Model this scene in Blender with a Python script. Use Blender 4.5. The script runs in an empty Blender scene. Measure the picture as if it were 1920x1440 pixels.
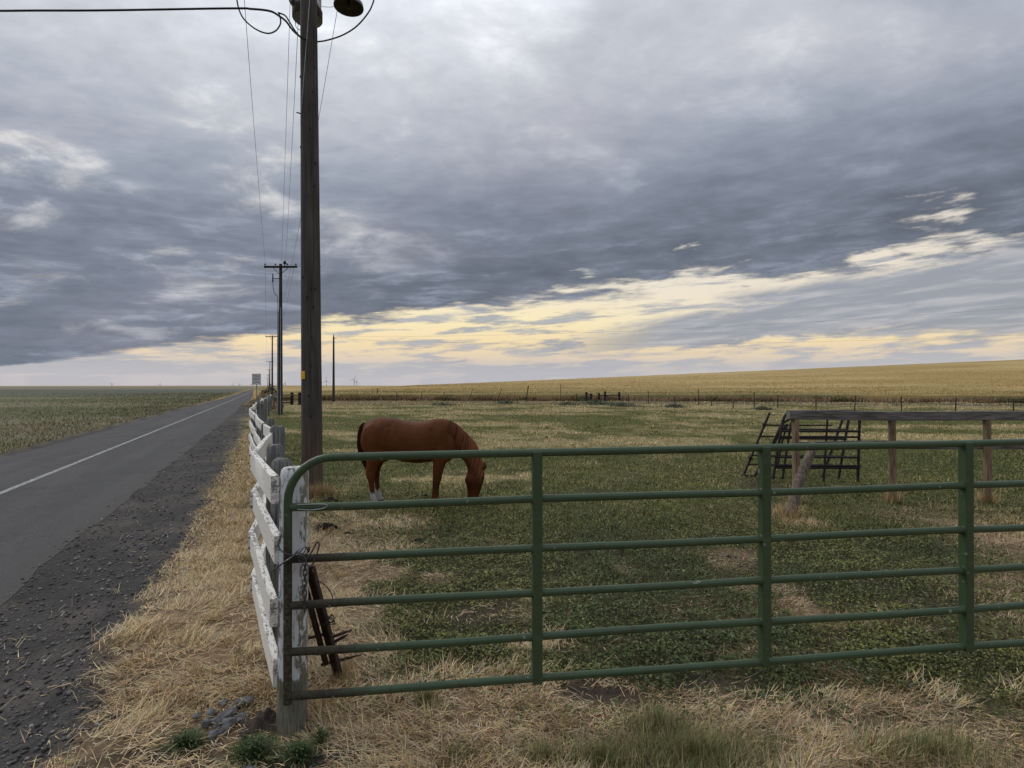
import bpy, bmesh, math, random
import numpy as np
from mathutils import Vector, Matrix, Euler

random.seed(7)
rng = np.random.default_rng(7)
S = bpy.context.scene
C = S.collection
R = math.radians

# ------------------------------------------------------------------ camera
F, HZ, CAMH = 1040.0, 724.0, 1.75          # focal length (px of a 1920 frame), horizon row, eye height
cam_d = bpy.data.cameras.new('camera')
cam = bpy.data.objects.new('camera', cam_d); C.objects.link(cam)
cam.location = (0, 0, CAMH)
cam.rotation_euler = (R(90) + math.atan(4 / F), 0, 0)
cam_d.sensor_width = 36.0
cam_d.lens = 36.0 * F / 1920.0
cam_d.clip_start = 0.05
cam_d.clip_end = 40000
S.camera = cam

# ------------------------------------------------------------------ node helper
class NT:
    def __init__(s, tree):
        s.t = tree; s.n = tree.nodes; s.l = tree.links
    def put(s, sock, v):
        if v is None: return
        if isinstance(v, bpy.types.NodeSocket): s.l.new(v, sock)
        elif isinstance(v, (tuple, list)) and len(v) == 3 and sock.type == 'RGBA': sock.default_value = (*v, 1)
        else: sock.default_value = v
    def m(s, op, a, b=None, c=None, clamp=False):
        n = s.n.new('ShaderNodeMath'); n.operation = op; n.use_clamp = clamp
        for k, v in enumerate((a, b, c)): s.put(n.inputs[k], v)
        return n.outputs[0]
    def ss(s, x, a, b, lo=0.0, hi=1.0):                     # smoothstep from a to b
        n = s.n.new('ShaderNodeMapRange'); n.interpolation_type = 'SMOOTHSTEP'
        if a > b: a, b, lo, hi = b, a, hi, lo
        for k, v in enumerate((x, a, b, lo, hi)): s.put(n.inputs[k], v)
        return n.outputs[0]
    def mix(s, f, a, b, mode='MIX'):
        n = s.n.new('ShaderNodeMix'); n.data_type = 'RGBA'; n.blend_type = mode
        s.put(n.inputs[0], f); s.put(n.inputs[6], a); s.put(n.inputs[7], b)
        return n.outputs[2]
    def ramp(s, x, stops, mode='LINEAR'):
        n = s.n.new('ShaderNodeValToRGB'); n.color_ramp.interpolation = mode
        e = n.color_ramp.elements
        while len(e) < len(stops): e.new(0.5)
        for k, (p, c) in enumerate(stops):
            e[k].position = p
            e[k].color = (c, c, c, 1) if not isinstance(c, (tuple, list)) else (*c, 1)
        s.put(n.inputs[0], x)
        return n.outputs[0]
    def noise(s, vec, scale, detail=4, rough=.55, dist=0.0, dim='3D'):
        n = s.n.new('ShaderNodeTexNoise'); n.noise_dimensions = dim
        s.put(n.inputs['Vector'], vec); n.inputs['Scale'].default_value = scale
        n.inputs['Detail'].default_value = detail; n.inputs['Roughness'].default_value = rough
        n.inputs['Distortion'].default_value = dist
        return n.outputs['Fac']
    def xyz(s, x, y, z=0.0):
        n = s.n.new('ShaderNodeCombineXYZ')
        for k, v in enumerate((x, y, z)): s.put(n.inputs[k], v)
        return n.outputs[0]
    def sep(s, v):
        n = s.n.new('ShaderNodeSeparateXYZ'); s.put(n.inputs[0], v); return n.outputs
    def vmul(s, v, k):
        n = s.n.new('ShaderNodeVectorMath'); n.operation = 'MULTIPLY'
        s.put(n.inputs[0], v); s.put(n.inputs[1], k); return n.outputs[0]

# ------------------------------------------------------------------ sky
SUN_EL, SUN_AZ = R(38), R(-62)           # the sun stands behind the cloud deck, to the left
W = bpy.data.worlds.new('World'); S.world = W; W.use_nodes = True
W.node_tree.nodes.clear()
k = NT(W.node_tree)
tc = k.n.new('ShaderNodeTexCoord')
dx, dy, dz = k.sep(tc.outputs['Generated'])
dzc = k.m('MAXIMUM', dz, 0.012)
px_ = k.m('DIVIDE', dx, dzc); py_ = k.m('DIVIDE', dy, dzc)         # where the view ray meets the flat cloud layer
pv = k.xyz(px_, py_, 0.0)
hor = k.m('SQRT', k.m('ADD', k.m('MULTIPLY', dx, dx), k.m('MULTIPLY', dy, dy)))
v = k.m('DIVIDE', dzc, k.m('MAXIMUM', hor, 0.05))
# straight edge of the cloud deck in the layer plane
q = k.m('SUBTRACT', 6.45, k.m('ADD', py_, k.m('MULTIPLY', px_, 0.84)))
dzs = k.m('ADD', dzc, .11)                                     # a gently curved layer for the cloud texture
ps = k.xyz(k.m('DIVIDE', dx, dzs), k.m('DIVIDE', dy, dzs), 0.0)
ha = k.m('DIVIDE', dx, k.m('MAXIMUM', hor, .05)); hb2 = k.m('DIVIDE', dy, k.m('MAXIMUM', hor, .05))
tilt = k.m('SUBTRACT', v, k.m('MULTIPLY', ha, .05))
sv1 = k.xyz(k.m('MULTIPLY', ha, 1.9), k.m('MULTIPLY', hb2, 1.9), k.m('MULTIPLY', tilt, 11.0))              # streaks lying along the horizon
sv2 = k.xyz(k.m('MULTIPLY', ha, 2.2), k.m('MULTIPLY', hb2, 2.2), k.m('MULTIPLY', tilt, 20.0))
nE = k.noise(k.vmul(ps, (.55, .75, 1)), 1.0, 8, .62, .3)
nE2 = k.noise(sv1, 4.5, 7, .62, .25)
nB = k.noise(k.vmul(ps, (.62, .85, 1)), .85, 4, .5, .4)
dzt = k.m('ADD', dzc, .26)
ps2 = k.xyz(k.m('DIVIDE', dx, dzt), k.m('DIVIDE', dy, dzt), k.m('MULTIPLY', dz, .8))
nP = k.noise(k.vmul(ps2, (.9, 1.15, 1)), 3.0, 8, .58, .30)
nS = k.noise(k.vmul(ps2, (1.0, 1.3, 1)), 8.5, 7, .6, .25)
nW = k.noise(sv1, 2.6, 9, .64, .35)
nF = k.noise(sv2, 4.2, 7, .58, .25)
right = k.m('MULTIPLY', k.ss(ha, .12, .45), k.ss(hb2, 0, .4))
qn = k.m('ADD', q, k.m('ADD', k.m('MULTIPLY', k.m('SUBTRACT', nE, .5), 2.6), k.m('MULTIPLY', k.m('SUBTRACT', nE2, .5), 4.6)))
qn = k.m('ADD', qn, k.m('MULTIPLY', k.m('SUBTRACT', nF, .5), 1.6))
qn = k.m('ADD', qn, k.m('MULTIPLY', right, k.m('MULTIPLY', k.m('SUBTRACT', nP, .47), 5.5)))
deck = k.ss(qn, -.6, .55)
# deck luminance: darkest low down near its edge, brighter towards the zenith and the hidden sun
lum = k.ramp(dz, [(0, .19), (.15, .182), (.25, .212), (.33, .275), (.41, .385), (.49, .52), (.57, .62), (.75, .72), (1, .78)])
sx, sy, sz = -.52, .62, .59
dot = k.m('ADD', k.m('ADD', k.m('MULTIPLY', dx, sx), k.m('MULTIPLY', dy, sy)), k.m('MULTIPLY', dz, sz))
glow = k.ss(dot, .76, 1.0)
lum = k.m('MULTIPLY', lum, k.m('ADD', 1.0, k.m('MULTIPLY', glow, .55)))
tex = k.m('ADD', k.m('ADD', k.m('MULTIPLY', k.m('SUBTRACT', nB, .5), 1.5), k.m('MULTIPLY', k.m('SUBTRACT', nP, .5), .80)), k.m('MULTIPLY', k.m('SUBTRACT', nS, .5), .48))
tex = k.m('ADD', k.m('MULTIPLY', tex, k.ss(dz, .12, .36, .7, .95)), k.m('MULTIPLY', k.m('SUBTRACT', nE2, .5), k.ss(dz, .5, .2, 0, .7)))
lum = k.m('MULTIPLY', lum, k.m('ADD', 1.0, tex))
thin = k.m('MULTIPLY', k.ss(k.m('ADD', k.m('MULTIPLY', nP, .7), k.m('MULTIPLY', nS, .3)), .54, .70), k.ss(dz, .12, .42, .16, .26))   # thin spots let more light through
lum = k.m('ADD', lum, k.m('MULTIPLY', thin, k.m('ADD', .32, glow)))
low = k.m('MULTIPLY', k.ss(nE2, .52, .74), k.ss(dz, .34, .14, 0, .13))             # pale wisps low in the deck
lum = k.m('ADD', lum, low)
deckc = k.mix(1.0, k.mix(k.ss(lum, .17, .66), (.86, .985, 1.25), (.95, 1.0, 1.09)), lum, 'MULTIPLY')
deckc = k.mix(k.ss(nB, .46, .64, 0, .8), deckc, k.mix(1.0, deckc, (1.05, .99, .98), 'MULTIPLY'))
warm = k.m('MULTIPLY', glow, k.ss(nP, .52, .68))
deckc = k.mix(k.m('MULTIPLY', warm, .45), deckc, (.95, .89, .81))
# open strip under the deck: bright high cloud, yellow low down, lilac at the horizon
gapc = k.ramp(v, [(0.0, (.53, .51, .55)), (.016, (.57, .54, .555)), (.034, (.58, .54, .52)), (.050, (.77, .63, .48)),
                  (.075, (.93, .73, .43)), (.12, (1.0, .85, .52)), (.16, (.93, .82, .63)), (.21, (.82, .79, .72)), (.30, (.74, .76, .78)), (.5, (.70, .73, .78))])
gapc = k.mix(k.m('MULTIPLY', k.ss(ha, .05, .45), k.ss(v, .06, .12, 0, .75)), gapc, (.86, .765, .63))
nish = k.n.new('ShaderNodeTexSky'); nish.sky_type = 'NISHITA'; nish.sun_disc = False
nish.sun_elevation = SUN_EL; nish.sun_rotation = SUN_AZ
gapc = k.mix(.06, gapc, k.vmul(nish.outputs[0], (.10, .10, .10)))
# broken grey streaks inside the strip, and a blue-grey wedge coming in from the right
st = k.m('ADD', k.m('MULTIPLY', nW, .5), k.m('MULTIPLY', nF, .5))
front = k.ss(hb2, 0.0, .4)
wn = k.m('MULTIPLY', k.m('SUBTRACT', nW, .5), .10)
vv = k.m('ADD', v, wn)
up_e = k.m('ADD', .066, k.m('MULTIPLY', k.m('MAXIMUM', ha, 0.0), .20)); lo_e = k.m('ADD', .036, k.m('MULTIPLY', k.m('MAXIMUM', ha, 0.0), .082))
wedge = k.m('MULTIPLY', k.m('MULTIPLY', k.ss(k.m('SUBTRACT', up_e, vv), -.012, .02), k.ss(k.m('SUBTRACT', vv, lo_e), -.004, .010)), k.m('MULTIPLY', front, k.ss(ha, -.02, .30)))
thr = k.ramp(v, [(0, .47), (.03, .46), (.05, .51), (.07, .49), (.10, .515), (.14, .53), (.20, .515), (.3, .49)])
st2 = k.ss(k.m('SUBTRACT', st, thr), -.035, .070)
st2 = k.m('MULTIPLY', st2, k.ss(v, .008, .05, .6, .88))
st2 = k.m('MAXIMUM', st2, k.m('MULTIPLY', wedge, .9))
stc = k.mix(k.ss(v, .02, .09), (.43, .44, .50), (.27, .305, .375))
stc = k.mix(k.ss(nF, .42, .70), stc, (.45, .465, .51))
gapc = k.mix(st2, gapc, stc)
skyc = k.mix(deck, gapc, deckc)
# everything melts into one pale band at the horizon
skyc = k.mix(k.ss(v, .016, .002), skyc, (.53, .51, .55))
bg = k.n.new('ShaderNodeBackground'); bg.inputs[1].default_value = 1.0
k.put(bg.inputs[0], skyc)
wo = k.n.new('ShaderNodeOutputWorld'); k.l.new(bg.outputs[0], wo.inputs[0])

sun_d = bpy.data.lights.new('sun', 'SUN'); sun_d.energy = 1.0; sun_d.angle = R(40); sun_d.color = (1, .93, .82)
sun = bpy.data.objects.new('sun', sun_d); C.objects.link(sun)
sv = Vector((math.sin(SUN_AZ) * math.cos(SUN_EL), math.cos(SUN_AZ) * math.cos(SUN_EL), math.sin(SUN_EL)))
sun.rotation_euler = sv.to_track_quat('Z', 'Y').to_euler()

S.view_settings.view_transform = 'Standard'
S.view_settings.look = 'None'
S.view_settings.exposure = 0.0
S.view_settings.gamma = 1.0
S.view_settings.use_curve_mapping = False
S.render.engine = 'CYCLES'
S.cycles.max_bounces = 5
S.cycles.use_denoising = True

# ------------------------------------------------------------------ maths helpers
def sstep(a, b, x):
    t = np.clip((np.asarray(x, float) - a) / (b - a), 0, 1)
    return t * t * (3 - 2 * t)

_perm = np.random.default_rng(3).random((256, 256))
def vnoise(x, y):
    x = np.asarray(x, float); y = np.asarray(y, float)
    xi = np.floor(x).astype(int); yi = np.floor(y).astype(int)
    fx = x - xi; fy = y - yi
    fx = fx * fx * (3 - 2 * fx); fy = fy * fy * (3 - 2 * fy)
    a = _perm[xi & 255, yi & 255]; b = _perm[(xi + 1) & 255, yi & 255]
    c = _perm[xi & 255, (yi + 1) & 255]; d = _perm[(xi + 1) & 255, (yi + 1) & 255]
    return (a * (1 - fx) + b * fx) * (1 - fy) + (c * (1 - fx) + d * fx) * fy
def fbm(x, y, o=4):
    s = 0; a = .5; n = 0
    for i in range(o):
        s = s + a * vnoise(x * 2 ** i + 17.3 * i, y * 2 ** i + 5.7 * i); n += a; a *= .5
    return s / n

KR = .4417                                  # the road, the fence and the pole line all run along (-KR, 1)
def cc(x, y): return x + KR * y             # distance across that direction, measured along x
def gz(x, y):
    x = np.asarray(x, float); y = np.asarray(y, float)
    c = cc(x, y)
    z = -.2 * sstep(3.3, 7.5, y)
    z = z + .035 * (fbm(x * .9, y * .9, 3) - .5) * sstep(1.5, 3, y) * sstep(-2.0, -.6, c)
    z = z + .10 * (fbm(x * .16 + 9, y * .16, 3) - .5) * sstep(9, 16, y) * sstep(-.9, 1.5, c)
    s = sstep(-.8, -2.3, c)
    z = z * (1 - s) + (-.29) * s
    s2 = sstep(-7.6, -9.5, c)
    z = z + s2 * (-.12 + .12 * fbm(x * .2, y * .2, 3))
    # wheat hill on the right
    ridge = np.clip(5.5 + (x - 40) * .043, 1.0, 30)
    ridge = ridge + 1.6 * sstep(-60, -140, x) * 0
    h = ridge * sstep(78, 310, y) * (1 - .5 * sstep(310, 900, y)) * sstep(-20, 60, x + .30 * y + 60)
    z = z + h * (1 - sstep(2500, 6000, y) * .6)
    r = np.hypot(x, y)
    z = z + sstep(1200, 5000, r) * (2.0 + 9 * (fbm(x / 1500 + 3, y / 1500, 2) - .35))
    return z
def g1(x, y): return float(gz(x, y))
def P(x, y, Y):                             # a photo pixel at distance Y
    return Vector(((x - 960) / F * Y, Y, CAMH - (y - HZ) / F * Y))
def G(x, y, z=-.2):                         # a photo pixel on the ground
    Y = F * (CAMH - z) / (y - HZ)
    return ((x - 960) / F * Y, Y)

# ------------------------------------------------------------------ mesh helpers
class MB:
    def __init__(s): s.v = []; s.f = []
    def add(s, v, f):
        o = len(s.v); s.v += [tuple(p) for p in v]; s.f += [tuple(i + o for i in q) for q in f]; return s
    def box(s, c, d, rot=None, bev=0):
        x, y, z = d[0] / 2, d[1] / 2, d[2] / 2
        M = rot if rot is not None else Matrix.Identity(3)
        if bev:
            pts = []; b = bev                # chamfered box
            bm = bmesh.new(); bmesh.ops.create_cube(bm, size=1)
            for vv in bm.verts: vv.co = Vector((vv.co.x * d[0], vv.co.y * d[1], vv.co.z * d[2]))
            bmesh.ops.bevel(bm, geom=bm.edges[:], offset=b, segments=1, affect='EDGES')
            bm.verts.index_update()
            s.add([M @ vv.co + Vector(c) for vv in bm.verts], [[vv.index for vv in f.verts] for f in bm.faces]); bm.free(); return s
        pts = [Vector((i * x, j * y, l * z)) for i in (-1, 1) for j in (-1, 1) for l in (-1, 1)]
        return s.add([M @ p + Vector(c) for p in pts], [(0, 1, 3, 2), (4, 6, 7, 5), (0, 4, 5, 1), (2, 3, 7, 6), (0, 2, 6, 4), (1, 5, 7, 3)])
    def tube(s, pts, r, n=10, cap=True, squash=None):
        pts = [Vector(p) for p in pts]; m = len(pts)
        rs = r if isinstance(r, (list, tuple)) else [r] * m
        ring = []; up = None
        V = []; Fc = []
        for i, p in enumerate(pts):
            t = (pts[min(i + 1, m - 1)] - pts[max(i - 1, 0)]).normalized()
            if up is None:
                up = Vector((0, 0, 1)) if abs(t.z) < .9 else Vector((1, 0, 0))
            a = t.cross(up)
            if a.length < 1e-5: a = t.cross(Vector((0, 1, 0)))
            a.normalize(); b = a.cross(t).normalized(); up = b
            for j in range(n):
                th = 2 * math.pi * j / n
                V.append(p + (a * math.cos(th) + b * math.sin(th)) * rs[i])
        for i in range(m - 1):
            for j in range(n):
                Fc.append((i * n + j, i * n + (j + 1) % n, (i + 1) * n + (j + 1) % n, (i + 1) * n + j))
        if cap:
            Fc.append(tuple(range(n))[::-1]); Fc.append(tuple((m - 1) * n + j for j in range(n)))
        return s.add(V, Fc)
    def lathe(s, prof, n=24, c=(0, 0, 0)):
        V = []; Fc = []; m = len(prof)
        for r, z in prof:
            for j in range(n):
                th = 2 * math.pi * j / n; V.append((c[0] + r * math.cos(th), c[1] + r * math.sin(th), c[2] + z))
        for i in range(m - 1):
            for j in range(n):
                Fc.append((i * n + j, i * n + (j + 1) % n, (i + 1) * n + (j + 1) % n, (i + 1) * n + j))
        return s.add(V, Fc)
    def build(s, name, mat, parent=None, smooth=False, loc=None, angle=40):
        me = bpy.data.meshes.new(name); me.from_pydata(s.v, [], s.f); me.update()
        bm = bmesh.new(); bm.from_mesh(me); bmesh.ops.recalc_face_normals(bm, faces=bm.faces); bm.to_mesh(me); bm.free()
        if smooth:
            me.polygons.foreach_set('use_smooth', [True] * len(me.polygons))
            me.set_sharp_from_angle(angle=R(angle))
        return link(name, me, mat, parent, loc)
def link(name, me, mat, parent=None, loc=None):
    o = bpy.data.objects.new(name, me); C.objects.link(o)
    if mat and not me.materials: me.materials.append(mat)
    if parent is not None: o.parent = parent
    if loc is not None: o.location = loc
    return o
def tag(o, label=None, cat=None, group=None, kind=None):
    for a, b in (('label', label), ('category', cat), ('group', group), ('kind', kind)):
        if b: o[a] = b
    return o
def empty(name, loc, label, cat, group=None, rz=0):
    o = bpy.data.objects.new(name, None); C.objects.link(o); o.empty_display_size = .2
    o.location = loc; o.rotation_euler = (0, 0, rz)
    return tag(o, label, cat, group)
def copy_tree(o, parent=None):
    c = o.copy(); C.objects.link(c)
    if parent is not None: c.parent = parent
    for ch in list(o.children): copy_tree(ch, c)
    return c
def soup(name, V, T, mat, col=None, kind='stuff', parent=None):     # big triangle mesh from numpy
    me = bpy.data.meshes.new(name)
    me.vertices.add(len(V)); me.vertices.foreach_set('co', np.ascontiguousarray(V, np.float32).ravel())
    nt = len(T); me.loops.add(nt * 3); me.loops.foreach_set('vertex_index', np.ascontiguousarray(T, np.int32).ravel())
    me.polygons.add(nt); me.polygons.foreach_set('loop_start', np.arange(0, nt * 3, 3, dtype=np.int32))
    me.update(calc_edges=True)
    if col is not None:
        a = me.color_attributes.new('Col', 'FLOAT_COLOR', 'POINT')
        a.data.foreach_set('color', np.concatenate([col, np.ones((len(col), 1))], 1).astype(np.float32).ravel())
    o = link(name, me, mat, parent)
    if kind: o['kind'] = kind
    return o
def catmull(pts, n=8):
    pts = [Vector(p) for p in pts]; out = []
    for i in range(len(pts) - 1):
        p0 = pts[max(i - 1, 0)]; p1 = pts[i]; p2 = pts[i + 1]; p3 = pts[min(i + 2, len(pts) - 1)]
        for j in range(n):
            t = j / n
            out.append(.5 * ((2 * p1) + (p2 - p0) * t + (2 * p0 - 5 * p1 + 4 * p2 - p3) * t * t + (3 * p1 - p0 - 3 * p2 + p3) * t ** 3))
    out.append(pts[-1]); return out
def sag(a, b, d, n=24):
    a = Vector(a); b = Vector(b)
    return [a.lerp(b, i / n) - Vector((0, 0, 4 * d * (i / n) * (1 - i / n))) for i in range(n + 1)]

# ------------------------------------------------------------------ materials
def mat(name, build):
    m = bpy.data.materials.new(name); m.use_nodes = True
    kk = NT(m.node_tree); b = m.node_tree.nodes['Principled BSDF']
    b.inputs['Specular IOR Level'].default_value = .3
    build(kk, b); return m
def coords(kk, which='Object'):
    return kk.n.new('ShaderNodeTexCoord').outputs[which]
def bump(kk, b, h, strength=.4, dist=.01):
    n = kk.n.new('ShaderNodeBump'); n.inputs['Strength'].default_value = strength; n.inputs['Distance'].default_value = dist
    kk.put(n.inputs['Height'], h); kk.l.new(n.outputs[0], b.inputs['Normal'])
def plain(name, col, rough=.7, var=.25, scale=8, metal=0, bmp=.2, bd=.004, col2=None):
    def f(kk, b):
        n = kk.noise(coords(kk), scale, 5, .6)
        lo = tuple(c * (1 - var) for c in col); hi = col2 or tuple(min(1, c * (1 + var)) for c in col)
        kk.put(b.inputs['Base Color'], kk.mix(kk.ss(n, .3, .7), lo, hi))
        b.inputs['Roughness'].default_value = rough; b.inputs['Metallic'].default_value = metal
        if bmp: bump(kk, b, n, bmp, bd)
    return mat(name, f)
def wood(name, dark, light, zs=1.2, xs=45, rough=.85, bmp=.6, bd=.006, axis=2, base=None):
    def f(kk, b):
        co = coords(kk)
        sc = [xs, xs, xs]; sc[axis] = zs
        n = kk.noise(kk.vmul(co, tuple(sc)), 1.0, 5, .65, .3)
        n2 = kk.noise(co, 2.3, 4, .6)
        cr = kk.ss(kk.noise(kk.vmul(co, tuple(q * (1.6 if i != axis else .8) for i, q in enumerate(sc))), 1.0, 2, .5), .36, .30)
        c = kk.mix(kk.ss(n, .33, .68), dark, light)
        c = kk.mix(kk.ss(n2, .35, .75, 0, .45), c, tuple(x * .62 for x in dark))
        c = kk.mix(cr, c, tuple(x * .25 for x in dark))
        if base:                                        # redder wood where the foot has lost its grey skin
            z = kk.sep(co)[2]
            c = kk.mix(kk.m('MULTIPLY', kk.ss(z, base[1], base[0]), kk.ss(n2, .25, .6, .4, 1)), c, kk.mix(kk.ss(n, .3, .7), base[2], base[3]))
        kk.put(b.inputs['Base Color'], c); b.inputs['Roughness'].default_value = rough
        bump(kk, b, kk.m('SUBTRACT', n, kk.m('MULTIPLY', cr, .8)), bmp, bd)
    return mat(name, f)
def vcol(name, rough=.75, spec=.25, trans=0):
    def f(kk, b):
        a = kk.n.new('ShaderNodeAttribute'); a.attribute_name = 'Col'
        kk.put(b.inputs['Base Color'], a.outputs['Color'])
        b.inputs['Roughness'].default_value = rough; b.inputs['Specular IOR Level'].default_value = spec
        if trans:
            b.inputs['Transmission Weight'].default_value = 0
    return mat(name, f)

M = {}
M['pole'] = wood('pole_wood', (.050, .044, .041), (.112, .098, .088), zs=.7, xs=26, bd=.008,
                 base=(-.2, 1.7, (.085, .052, .035), (.21, .140, .095)))
M['pole_far'] = wood('pole_wood_far', (.040, .034, .032), (.075, .066, .06), zs=.6, xs=14)
M['grey_wood'] = wood('grey_weathered_wood', (.10, .105, .10), (.27, .275, .265), zs=3, xs=60)
M['grey_wood_x'] = wood('grey_plank_wood', (.085, .08, .075), (.25, .24, .225), zs=2, xs=40, axis=0)
M['old_post'] = wood('old_post_wood', (.13, .09, .055), (.34, .25, .16), zs=3, xs=50)
M['log'] = wood('split_log_wood', (.085, .065, .048), (.28, .225, .175), zs=2.5, xs=40)
M['dark_wood'] = wood('dark_creosoted_wood', (.018, .015, .013), (.05, .042, .036), zs=1.5, xs=20)
M['metal_grey'] = plain('galvanised_metal', (.32, .34, .36), .45, .25, 6, .6)
M['tank'] = plain('transformer_grey', (.20, .215, .225), .5, .2, 5)
M['cable'] = plain('cable_black', (.012, .012, .013), .5, .1, 9, bmp=0)
M['wire'] = plain('wire_grey', (.13, .135, .15), .5, .1, 9, bmp=0)
M['lamp'] = plain('lamp_shade_enamel', (.20, .21, .20), .45, .2, 7)
M['lamp_in'] = plain('lamp_inside_dark', (.05, .045, .03), .6, .3, 9)  # dark brown reflector and bulb
M['rust'] = plain('rusty_iron', (.045, .028, .022), .8, .45, 22, .1, .6, .004)
M['chain'] = plain('chain_steel', (.085, .085, .09), .4, .3, 40, .75)
M['dark_pipe'] = plain('dark_rusted_pipe', (.030, .024, .022), .65, .4, 12, .2)
M['yellow'] = plain('yellow_plastic', (.75, .42, .02), .5, .15, 12)
M['black_print'] = plain('black_print', (.02, .02, .02), .6, .1, 8, bmp=0)
M['sign_white'] = plain('sign_white', (.78, .79, .78), .5, .1, 4)
M['turbine'] = plain('turbine_white', (.34, .36, .41), .5, .05, 1, bmp=0)
M['dung'] = plain('dung_dark', (.020, .016, .013), .9, .5, 30, 0, 1, .02)
M['stone'] = plain('grey_basalt', (.15, .155, .165), .85, .4, 18, 0, .8, .01)
M['soil'] = plain('turned_soil', (.050, .040, .034), .95, .45, 30, 0, 1, .02)
M['blade'] = vcol('grass_blades')
M['leaf'] = vcol('clover_leaves', .6, .3)

def _white(kk, b):
    co = coords(kk)
    n = kk.noise(kk.vmul(co, (9, 60, 60)), 1.0, 6, .7, .4)
    n1 = kk.noise(co, 38, 6, .75, .3)
    n2 = kk.noise(co, 3.0, 3, .5)
    geo = kk.n.new('ShaderNodeNewGeometry')
    up = kk.ss(kk.sep(geo.outputs['Normal'])[2], .4, .8)
    fl = kk.m('ADD', kk.m('MULTIPLY', n, .45), kk.m('ADD', kk.m('MULTIPLY', n1, .4), kk.m('MULTIPLY', n2, .15)))
    endf = kk.ss(kk.sep(geo.outputs['Normal'])[1], -.75, -.95)
    f = kk.ss(kk.m('ADD', fl, kk.m('ADD', kk.m('MULTIPLY', up, .06), kk.m('MULTIPLY', endf, .05))), .553, .61)
    paint = kk.mix(n2, (.73, .71, .655), (.85, .835, .785))
    woodc = kk.mix(n1, (.13, .13, .125), (.30, .295, .28))
    kk.put(b.inputs['Base Color'], kk.mix(f, paint, woodc))
    b.inputs['Roughness'].default_value = .8
    bump(kk, b, kk.m('ADD', kk.m('MULTIPLY', n, .5), kk.m('SUBTRACT', kk.m('MULTIPLY', n1, .4), kk.m('MULTIPLY', f, .5))), .5, .004)
M['white_board'] = mat('flaking_white_paint', _white)
def _postpaint(kk, b):                           # painted front face; bare, greenish wood at the foot and round the back
    co = coords(kk); x, y, z = kk.sep(co)
    n = kk.noise(kk.vmul(co, (70, 70, 7)), 1.0, 6, .7, .5)
    n1 = kk.noise(kk.vmul(co, (30, 30, 14)), 1.0, 6, .72, .6)
    n2 = kk.noise(co, 5.0, 3, .5)
    fl = kk.m('ADD', kk.m('MULTIPLY', n, .5), kk.m('MULTIPLY', n1, .5))
    low = kk.ss(z, .31, .20)
    back = kk.ss(y, -.055, -.043)
    fl = kk.m('ADD', fl, kk.m('ADD', kk.m('MULTIPLY', low, .50), kk.m('MULTIPLY', back, .10)))
    fl = kk.m('ADD', fl, kk.ss(z, .9, .35, 0, .032))
    f = kk.ss(fl, .575, .63)
    paint = kk.mix(n2, (.66, .68, .71), (.80, .82, .84))
    woodc = kk.mix(kk.ss(n, .3, .7), (.10, .105, .08), (.27, .26, .20))
    kk.put(b.inputs['Base Color'], kk.mix(f, paint, woodc)); b.inputs['Roughness'].default_value = .85
    bump(kk, b, kk.m('SUBTRACT', kk.m('MULTIPLY', n, .6), kk.m('MULTIPLY', f, .5)), .7, .005)
M['gate_post'] = mat('gate_post_paint', _postpaint)
def _gate(kk, b):                                # green enamel, gone to brown rust and moss near the latch end
    co = coords(kk); x, y, z = kk.sep(co)
    n = kk.noise(co, 7, 5, .65); n2 = kk.noise(co, 60, 4, .7); n3 = kk.noise(kk.vmul(co, (4, 40, 40)), 1, 4, .6)
    g = kk.mix(n, (.038, .066, .033), (.060, .098, .050))
    lowz = kk.ss(z, 1.12, .93)
    reach = kk.m('ADD', x, kk.m('MULTIPLY', kk.m('SUBTRACT', n, .5), .5))
    ru = kk.m('MULTIPLY', kk.ss(reach, .52, .14), lowz)
    rc = kk.mix(kk.ss(n2, .35, .65), (.030, .021, .018), (.052, .050, .030))
    c = kk.mix(ru, g, rc)
    moss = kk.m('MULTIPLY', kk.ss(x, .035, .022), kk.ss(n2, .5, .62))
    c = kk.mix(kk.m('MULTIPLY', moss, .7), c, (.070, .085, .035))
    chip = kk.m('MULTIPLY', kk.ss(kk.noise(co, 17, 6, .75), .575, .62), kk.ss(n, .42, .58))
    c = kk.mix(kk.m('MULTIPLY', chip, .75), c, (.055, .038, .028))
    wear = kk.ss(kk.noise(kk.vmul(co, (5, 60, 60)), 1, 5, .7), .54, .68)
    c = kk.mix(kk.m('MULTIPLY', wear, .35), c, (.10, .135, .085))
    sp = kk.ss(kk.noise(co, 26, 2, .5), .715, .745)
    c = kk.mix(kk.m('MULTIPLY', sp, .55), c, (.32, .34, .32))
    dk = kk.ss(n3, .68, .78)
    c = kk.mix(kk.m('MULTIPLY', dk, .6), c, (.02, .028, .02))
    kk.put(b.inputs['Base Color'], c)
    kk.put(b.inputs['Roughness'], kk.mix(ru, (.34, .34, .34), (.75, .75, .75)))
    bump(kk, b, kk.m('ADD', n2, kk.m('MULTIPLY', n, .3)), .12, .002)
M['gate'] = mat('gate_green_enamel', _gate)
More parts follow.
